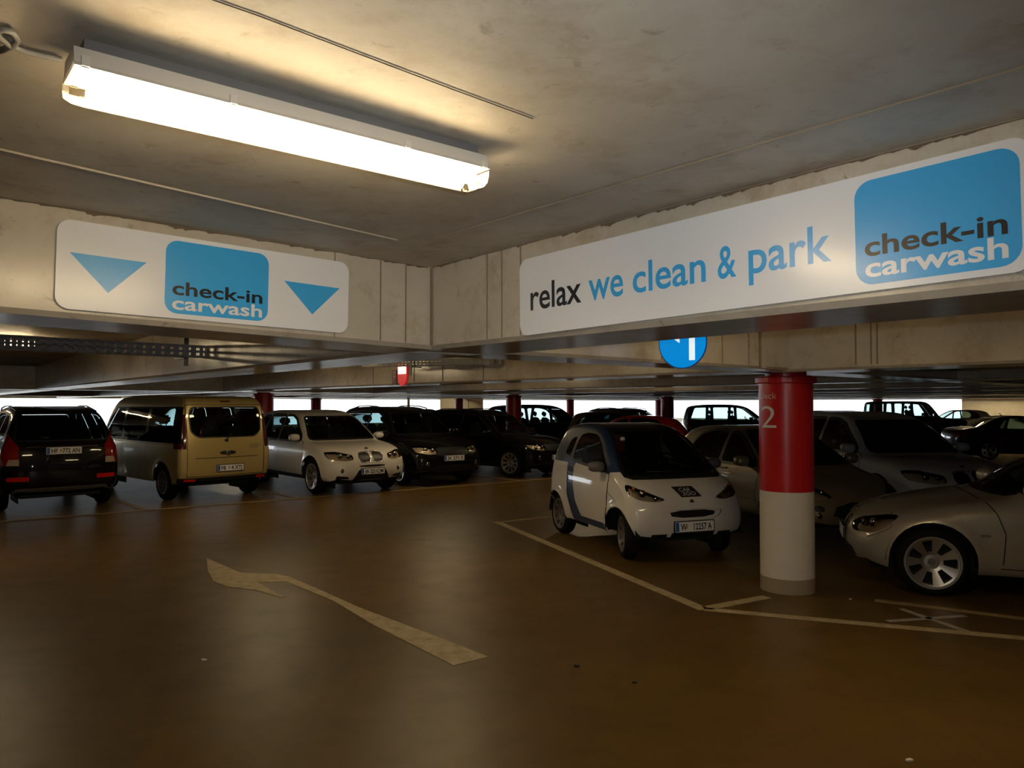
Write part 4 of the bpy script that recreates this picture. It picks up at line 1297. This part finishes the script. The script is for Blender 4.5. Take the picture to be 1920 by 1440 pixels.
for sd in 'LR':
    c.seam([(.86, .66), (.80, .69), (.64, .74)], SIDE[sd], .006, src=(fp, 0))
c.arches()
c.finish()
c.wheels(w=.165, rim=.205, rimmat='steelrim', n=9, frac=.3, mode='holes')
c.mirror(.50, 1.03, M['greyplast'], size=(.085, .10, .065), y=.72)
for sg in (1, -1):
    y = sg * .57
    c.blob('headlight_lens', (c.surf(y, .775, x0=.6) - .035, y, .775), (.03, .048, .048), M['chrome'], e=1)
    c.blob('headlight_lens', (c.surf(sg * .44, .725, x0=.6) - .025, sg * .44, .725), (.025, .030, .028), M['chrome'], e=1)
    c.blob('headlight_lens', (c.surf(sg * .655, .825, x0=.6) - .025, sg * .655, .825), (.025, .022, .035), M['orange'], e=1, label='orange turn lamp')
    c.bar('wiper', [(c.surf(sg * .02 + .30, .985, x0=.3) + .012, sg * .02 + .30, .99), (c.surf(sg * .3 - .05, 1.0, x0=.3) + .012, sg * .3 - .05, 1.005)], .008, M['black'])
c.plate(.402, 'W    12257 A', tilt=.08, crest=.285)
c.roundel(0, .675, .032)
bx = [c.surf(0, z, x0=.2) for z in (.725, .835)]
sp = [c.surf(.0, .725) + .005, .725, c.surf(0, .835) + .005, .835]
bd = bmesh.new()          # slanted dark sticker on the bonnet, following its curve
def bon(y, t):
    z = .732 + t * .115
    return Vector((c.surf(y, z, x0=.3) + .006, y, z))
N = 8
gv = [[bd.verts.new(bon(-.20 + .28 * i / N + .08 * (1 - j / 4), j / 4)) for j in range(5)] for i in range(N + 1)]
# +y is the car's left, the reader's right
for i in range(N):
    for j in range(4): bd.faces.new((gv[i][j], gv[i + 1][j], gv[i + 1][j + 1], gv[i][j + 1]))
stk = bm_obj('bonnet_sticker', bd, M['plate_black'], c.root)
for txt, ya, yb_, t0 in (('CAR', -.12, .035, .53), ('2GO', -.095, .085, .15)):
    text_obj('lettering', txt, ya, yb_, t0, .32, M['letter_white'], stk, bend=lambda p: bon(p.x, p.y) + Vector((.004, 0, .002)))
c.blob('parking_disc', (c.surf(-.40, 1.37, x0=0) + .004, -.40, 1.37), (.004, .035, .03), M['letter_white'], label='white windscreen sticker')
c.interior([(-.25, (.34, -.34), 1)], zs=.72, dash=(.52, .98, 1.15), wheel_y=.33)

# ------------------------------------------------------------------ silver saloon at the right edge
c = Car('saloon_car', 'silver saloon with seven-spoke alloy wheel at the right edge of the frame', ST['sedan'], 5.63, 7.44, -70, M['silver'], cell=.024)
glasshouse(c, [[(-.10, .97), (.60, .965), (.66, .985), (.30, 1.20), (.08, 1.31), (-.10, 1.35)],
               [(-1.0, 1.0), (-.20, .975), (-.20, 1.355), (-.5, 1.35), (-.75, 1.28)]], trap(.70, .50, .985, 1.36), trap(.62, .46, 1.06, 1.34), (.05, 1.1), (-1.8, -.7))
c.both([(1.78, .84, .74), (1.92, .78, .735), (2.10, .50, .67), (2.16, .36, .60), (2.12, .46, .53), (1.96, .74, .55), (1.86, .83, .62)], 40, 'headlight', M['lampglass'], .002)
c.both([(-1.95, .84, .88), (-2.15, .60, .90), (-2.2, .45, .86), (-2.2, .45, .74), (-2.05, .80, .72)], 140, 'tail_light', M['tail'], .002)
for sg in (1, -1):
    c.cut([(sg * a, b) for a, b in chaikin([(.03, .66), (.24, .64), (.28, .58), (.24, .53), (.05, .52)], 1)], FRONT, 'grille', M['black'], -.01)
c.cut(chaikin([(-.5, .24), (.5, .24), (.45, .40), (-.45, .40)], 1), FRONT, 'air_intake', M['black'], -.01)
for sd in 'LR':
    c.seam([(.88, .34), (.86, .62), (.92, .80), (.99, .90)], SIDE[sd], .009)
    c.seam([(-.15, .34), (-.15, .955)], SIDE[sd], .009)
    c.seam([(.90, .30), (-.9, .30)], SIDE[sd], .008)
    c.seam([(1.77, .75), (1.80, .62), (2.0, .50)], SIDE[sd], .006)
c.seam([(1.02, -.62), (1.02, .62)], TOP, .012)
c.arches()
c.finish()
c.wheels(w=.225, rim=.243, n=7, frac=.44)
c.mirror(.62, 1.00, M['silver'])
lamp_inner(c, [(2.0, .62, .64, .05), (2.07, .50, .625, .042)])
for sd in (1, -1):
    y = c.side(1.02, .60, sd > 0); box_obj('side_repeater', (1.02, y, .60), (.085, .012, .022), M['lampglass'], c.root, bevel=.004)
c.handles([0.0, -1.0], .86, M['silver'])
c.roundel(0, .69, .035)
c.plate(.47, '')
c.interior([(-.10, (.36, -.36), 1), (-.95, (.36, -.36), 1)], zs=.52, dash=(.55, .92, 1.2))

# ------------------------------------------------------------------ champagne hatchback behind the column
c = Car('hatchback_car', 'champagne hatchback parked just behind the Deck 2 column, headed to the lane', ST['hatch'], 3.99, 11.54, 164, M['champagne'], cell=.03)
HS = [[(-.12, .965), (.72, .955), (.62, 1.03), (.25, 1.27), (.05, 1.36), (-.12, 1.385)], [(-1.05, 1.0), (-.20, .97), (-.20, 1.39), (-.6, 1.40), (-.95, 1.33), (-1.1, 1.18)]]
glasshouse(c, HS, trap(.68, .52, .985, 1.39), trap(.58, .50, 1.02, 1.34), (.0, 1.2), (-2.1, -1.3))
c.both([(1.30, .80, .80), (1.48, .74, .80), (1.78, .50, .70), (1.86, .40, .62), (1.80, .52, .59), (1.62, .73, .64), (1.45, .80, .70)], 38, 'headlight', M['lampglass'], .002)
c.both([(-1.80, .74, .96), (-1.92, .60, .96), (-1.98, .52, .8), (-1.98, .52, .68), (-1.80, .80, .68)], 140, 'tail_light', M['tail'], .002)
c.cut(chaikin([(-.50, .34), (.50, .34), (.40, .56), (-.40, .56)], 1), FRONT, 'grille', M['black'], -.014)
for sg in (1, -1):
    c.cut(chaikin([(sg * .56, .44), (sg * .70, .45), (sg * .68, .52), (sg * .58, .53)], 1), FRONT, 'air_intake', M['black'], -.012)
for sd in 'LR':
    c.seam([(.84, .34), (.80, .55), (.88, .93)], SIDE[sd], .009)
    c.seam([(-.16, .34), (-.16, .95)], SIDE[sd], .009)
    c.cut([(-1.0, .42), (.95, .40), (.95, .47), (-1.0, .49)], SIDE[sd], 'rubbing_strip', M['champagne'], .010, minn=.3)
c.arches(); c.finish()
c.wheels(w=.18, rim=.205, n=5)
c.mirror(.60, .99, M['champagne'])
c.handles([-.02, -.92], .87, M['champagne'])
lamp_inner(c, [(1.58, .62, .69, .05), (1.72, .50, .67, .04)])
for sg in (1, -1): c.blob('fog_light', (c.surf(sg * .62, .40) - .01, sg * .62, .40), (.02, .045, .045), M['chrome'], e=1)
c.interior([(-.05, (.35, -.35), 1), (-.85, (.35, -.35), 1)], zs=.58, dash=(.62, .93, 1.2))

# ------------------------------------------------------------------ white SUV behind it
make_suv('suv_car', 'pale SUV with twin black grilles behind the silver saloon', 6.19, 12.84, 172, M['white_paint_cool'], kidney=True, rim=(5, .45))

# ------------------------------------------------------------------ far row: black estate, gold van, white SUV, black SUV, dark crossover
c = Car('estate_car', 'black estate with tall red tail lights and plate HF 772 AN at the far left', ST['suv'], -9.12, 14.5, -41, M['black_paint'], sc=(1.03, .98, 1.055), cell=.034)
glasshouse(c, SUV_SIDES, trap(.74, .57, 1.09, 1.52), trap(.70, .60, 1.15, 1.55), (.1, 1.4), (-2.5, -1.4), gl_rear='glass_dark')
c.both([(-2.02, .68, 1.60), (-2.10, .60, 1.60), (-2.30, .66, 1.10), (-2.36, .58, 1.00), (-2.36, .62, .80), (-2.10, .90, .80), (-2.10, .86, 1.10), (-2.0, .72, 1.5)], 150, 'tail_light', M['tail'], .004, round_=0)
c.both([(-2.25, .78, .90), (-2.38, .58, .90), (-2.38, .58, .78), (-2.25, .82, .78)], 150, 'reversing_light', M['tailwhite'], .005, src=(len(c.pieces) - 1, len(c.pieces)), round_=0)
for sg in (1, -1):
    c.cut([(sg * .50, .54), (sg * .80, .54), (sg * .80, .61), (sg * .50, .61)], REAR, 'rear_reflector', M['reflect_red'], .004)
c.cut([(-.80, .28), (.80, .28), (.66, .42), (-.66, .42)], REAR, 'skid_plate', M['greyplast'], .004)
c.cut([(-.52, 1.085), (.52, 1.085), (.52, 1.10), (-.52, 1.10)], REAR, 'chrome_strip', M['chrome'], .010)
c.arches(); c.finish(); c.wheels(n=5, rim=.25)
c.plate(1.03, 'HF   772 AN', front=False, crest=.405)
c.mirror(.80, 1.16, M['black_paint'])
c.interior([(.1, (.37, -.37), 1), (-.85, (.37, -.37), 1)], zs=.75)
for sg in (1, -1):
    c.bar('roof_rail', [(t, .60 * sg, c.top(t, .60 * sg) + (.04 if -1.6 < t < .1 else 0)) for t in (-1.75, -1.6, -1.0, -.4, .05, .2)], .015, M['black'])

c = Car('passenger_van', 'gold passenger van with plate FB 4 XTJ seen from behind', ST['van'], -7.18, 16.02, -47, M['gold'], cell=.036, sc=(1, 1.0, 1))
c.window([(-.56, 1.20), (.56, 1.20), (.68, 1.30), (.70, 1.60), (.66, 1.74), (-.66, 1.74), (-.70, 1.60), (-.68, 1.30)], REAR, 'rear_window', M['glass'], frame=.025, xr=(-2.5, -2.0))
c.window(trap(.80, .66, 1.22, 1.82), FRONT, 'windshield', M['glass'], frame=.04, xr=(.9, 2.1))
for sd in 'LR':
    band = c.cut([(-2.32, 1.08), (1.5, 1.08), (1.30, 1.40), (.95, 1.76), (-2.20, 1.76)], SIDE[sd], 'window_band', M['gloss_black'], .001, minn=.3)
    for p in ([(.42, 1.14), (1.36, 1.14), (1.22, 1.40), (.90, 1.72), (.42, 1.73)], [(-.78, 1.14), (.30, 1.14), (.30, 1.73), (-.78, 1.73)], [(-1.98, 1.14), (-.92, 1.14), (-.92, 1.73), (-1.96, 1.73)]):
        c.cut(roundc(p, .06), SIDE[sd], 'side_window', M['glass_dark'] if p[0][0] < .4 else M['glass'], -.003, src=(band,), minn=.3)
    c.seam([(-2.30, 1.06), (1.4, 1.06)], SIDE[sd], .010)
    for x0 in (-.86, .36, 1.30): c.seam([(x0, .40), (x0, 1.06)], SIDE[sd], .010)
c.both([(-2.20, .90, 1.62), (-2.33, .80, 1.62), (-2.40, .82, .98), (-2.15, .95, .98), (-2.10, .93, 1.50)], 145, 'tail_light', M['tail_dark'], .004, round_=0)
c.both([(-2.28, .90, .96), (-2.40, .80, .96), (-2.40, .80, .52), (-2.28, .92, .52)], 150, 'bumper_corner', M['gold'], .012, round_=0)
c.cut([(-1.0, .1), (1.0, .1), (1.0, .44), (-1.0, .44)], REAR, 'bumper', M['black'], .006, xr=(-3, -2.1))
for sg in (1, -1):
    c.cut([(sg * .60, .37), (sg * .80, .37), (sg * .80, .42), (sg * .60, .42)], REAR, 'rear_reflector', M['reflect_red'], .012, src=(0, len(c.pieces) if sg > 0 else len(c.pieces) - 1))
for pts in ([(-.76, .46), (-.76, 1.80), (.76, 1.80), (.76, .46), (-.76, .46)], [(-.62, .80), (.62, .80)]):
    c.seam(pts, REAR, .012)
c.both([(2.0, .85, 1.0), (2.2, .70, 1.0), (2.3, .5, .8), (2.25, .6, .72), (2.05, .88, .80)], 40, 'headlight', M['lampglass'], .002)
c.arches(); c.finish(); c.wheels(n=5, rim=.22, w=.21, rimmat='steelrim')
c.plate(.60, 'FB    4 XTJ', front=False, y=-.05, crest=.44)
xe = c.surf(0, .90, False)
c.blob('handle_bezel', (xe + .005, 0, .89), (.018, .17, .040), M['black'])
c.blob('emblem', (xe - .010, 0, .885), (.012, .04, .055), M['chrome'])
zb = [(c.surf(y, z, False) - .018, y, z) for y, z in ((.03, 1.13), (-.02, 1.20), (-.12, 1.30))]
c.bar('rear_wiper', zb, .010, M['black'])
c.blob('wiper_hub', (zb[0][0] + .005, .03, 1.125), (.03, .035, .03), M['black'])
box_obj('brake_light', (c.surf(0, 1.86, False) - .004, 0, 1.865), (.02, .20, .03), M['tail_dark'], c.root, bevel=.006)
for z in (1.03, 1.0, .97):       # small illegible print on the tailgate
    xx = c.surf(-.5, z, False)
    box_obj('small_print', (xx - .003, -.50, z), (.002, .36 - (1.03 - z) * 2, .010), M['greyplast'], c.root)
c.mirror(1.30, 1.25, M['black'], size=(.09, .10, .13))
c.interior([(.75, (.45, -.45), 1), (-.35, (.5, 0, -.5), 1), (-1.35, (.5, 0, -.5), 1)], zs=.80, dash=(1.35, 1.15, 1.5))

make_suv('suv_car', 'white SUV with twin black grilles beside the gold van', -4.28, 16.88, 140, M['white_paint'], kidney=True, plate=(.47, 'JR 221CM'), rim=(7, .4))
make_suv('suv_car', 'black SUV with roof rails and plate, between the white SUV and the dark crossover', -2.7, 18.5, 142, M['black_paint'], sc=(1.0, 1.0, 1.04), plate=(.62, 'JK 271 E'), rails='black', lower='black')
make_suv('crossover_car', 'dark crossover with bright alloy wheel behind the small white car', -.655, 20.1, 127, M['black_paint'], sc=(.97, .96, .99), rails='black', plate=(.50, ''), rim=(10, .42))

# ------------------------------------------------------------------ cars further back
def make_mpv(name, label, x, y, az, mat, sc=(1, 1, 1), cell=.05):
    c = Car(name, label, ST['mpv'], x, y, az, mat, cell=cell, sc=sc)
    S4 = [[(-.05, 1.12), (.95, 1.12), (.80, 1.28), (.42, 1.58), (.2, 1.64), (-.05, 1.66)], [(-.98, 1.12), (-.17, 1.12), (-.17, 1.66), (-.98, 1.66)], [(-1.90, 1.16), (-1.10, 1.12), (-1.10, 1.66), (-1.72, 1.64)]]
    glasshouse(c, S4, trap(.72, .58, 1.14, 1.62), trap(.66, .58, 1.15, 1.60), (.2, 1.4), (-2.3, -1.7), frame=.02)
    c.both(sc3(c, [(1.62, .80, .90), (1.85, .68, .86), (2.0, .45, .74), (1.9, .62, .66), (1.70, .82, .76)]), 38, 'headlight', M['lampglass'], .002)
    c.both(sc3(c, [(-1.98, .82, 1.1), (-2.10, .72, 1.1), (-2.15, .72, .75), (-2.0, .86, .75)]), 145, 'tail_light', M['tail'], .003)
    c.cut(chaikin([(-.5, .40), (.5, .40), (.42, .62), (-.42, .62)], 1), FRONT, 'grille', M['black'], -.012)
    c.arches(); c.finish(); c.wheels(w=.19, rim=.21, n_seg=24)
    c.mirror(.82 * sc[0], 1.14 * sc[2], mat)
    c.interior([(.1, (.38, -.38), 1), (-.8, (.40, 0, -.40), 1)], zs=.76, dash=(.85, 1.08, 1.3))
    return c
make_mpv('people_carrier', 'dark blue people carrier behind the black crossover and red column', 1.15, 27.0, 66, M['darkblue'])
make_mpv('people_carrier', 'dark grey people carrier with bright windows left of the Deck 2 column', 9.5, 32.0, 97, M['greyblue'], sc=(1.02, 1, 1.0))

c = Car('hatchback_car', 'red hatchback half hidden behind the small white car', ST['hatch'], 3.25, 22.0, -83, M['red_paint'], cell=.042)
glasshouse(c, HS, trap(.68, .52, .985, 1.39), trap(.60, .50, 1.0, 1.34), (.0, 1.2), (-2.1, -1.3), frame=.028, gl_rear='glass_dark')
c.both([(-1.72, .74, 1.0), (-1.86, .62, 1.0), (-1.96, .55, .8), (-1.98, .52, .70), (-1.75, .80, .72)], 130, 'tail_light', M['tail'], .003)
c.both([(1.30, .80, .80), (1.48, .74, .80), (1.86, .40, .62), (1.62, .73, .64)], 38, 'headlight', M['lampglass'], .002)
c.arches(); c.finish(); c.wheels(w=.18, rim=.205, n_seg=24)
c.mirror(.60, .99, M['red_paint'])
c.interior([(-.05, (.35, -.35), 1), (-.85, (.35, -.35), 1)], zs=.58)

make_suv('suv_car', 'dark SUV with roof rails beyond the red hatchback', 4.5, 28.6, 150, M['greyblue'], cell=.055, detail=False, rails='black', seats=False, sc=(1, 1, .98))
make_suv('suv_car', 'pale SUV nose showing behind the red hatchback and its column', 3.95, 25.2, 97, M['champagne'], cell=.055, detail=False, seats=False, sc=(.95, .95, .93))
make_suv('suv_car', 'dark SUV roof showing behind the pale SUV with twin grilles', 9.3, 20.6, 158, M['greyblue'], cell=.05, detail=False, sc=(1, 1, .97))

c = Car('off_road_car', 'tall dark off-road car standing against the bright opening at the right', ST['pickup'], 19.3, 36.0, 104, M['black_paint'], cell=.055)
glasshouse(c, [[(-.25, 1.24), (.68, 1.24), (.60, 1.42), (.36, 1.78), (-.25, 1.82)], [(-1.05, 1.24), (-.38, 1.24), (-.38, 1.82), (-1.05, 1.82)], [(-1.98, 1.24), (-1.2, 1.24), (-1.2, 1.82), (-1.95, 1.80)]], trap(.74, .64, 1.24, 1.82), trap(.64, .58, 1.26, 1.78), (.2, 1.1), (-2.4, -1.9), frame=.02)
c.both([(2.0, .78, 1.0), (2.12, .62, 1.0), (2.16, .5, .9), (2.12, .62, .82), (2.02, .80, .84)], 40, 'headlight', M['lampglass'], .003)
c.cut(chaikin([(-.45, .70), (.45, .70), (.42, .98), (-.42, .98)], 1), FRONT, 'grille', M['chrome'], .004)
c.arches(); c.finish(); c.wheels(w=.24, rim=.23, n_seg=24)
c.mirror(.62, 1.28, M['black'])
c.interior([(.0, (.38, -.38), 1)], zs=.95)

c = Car('saloon_car', 'dark maroon saloon at the right edge below the pale wall', ST['sedan'], 16.9, 24.9, 100, M['maroon'], cell=.045, sc=(1.04, 1, 1.0))
glasshouse(c, [[(-.10, .97), (.60, .965), (.66, .985), (.30, 1.20), (.08, 1.31), (-.10, 1.35)], [(-1.0, 1.0), (-.20, .975), (-.20, 1.355), (-.5, 1.35), (-.75, 1.28)]], trap(.70, .50, .985, 1.36), trap(.62, .46, 1.06, 1.34), (.05, 1.1), (-1.8, -.7), gl_rear='glass_dark')
c.both([(-1.90, .84, .90), (-2.15, .60, .92), (-2.25, .45, .86), (-2.25, .45, .72), (-2.0, .82, .74)], 135, 'tail_light', M['tail'], .003)
c.both([(1.78, .84, .74), (2.12, .50, .66), (2.14, .46, .56), (1.86, .83, .64)], 40, 'headlight', M['lampglass'], .002)
c.arches(); c.finish(); c.wheels(w=.22, rim=.23, n=5, n_seg=24)
c.mirror(.62, 1.0, M['maroon'])
c.bar('aerial', [(-.6, 0, 1.42), (-.68, 0, 1.50)], .012, M['black'])

c = Car('hatchback_car', 'small silver hatchback beyond the tall off-road car', ST['hatch'], 25.6, 43.5, -75, M['silver2'], cell=.06)
glasshouse(c, HS, trap(.68, .52, .985, 1.39), trap(.60, .50, 1.0, 1.34), (.0, 1.2), (-2.1, -1.3), frame=.02)
c.both([(-1.72, .74, 1.05), (-1.86, .62, 1.05), (-1.98, .52, .70), (-1.75, .80, .72)], 130, 'tail_light', M['tail'], .003)
c.arches(); c.finish(); c.wheels(w=.18, rim=.205, n_seg=20)
c = Car('hatchback_car', 'distant dark hatchback roof in front of the pale wall panel', ST['hatch'], -4.4, 38.0, 150, M['greyblue'], cell=.06, sc=(1, 1, 1.05))
glasshouse(c, HS, trap(.68, .52, .985, 1.39), trap(.60, .50, 1.0, 1.34), (.0, 1.2), (-2.1, -1.3), frame=.02)
c.arches(); c.finish(); c.wheels(w=.18, rim=.205, n_seg=20)
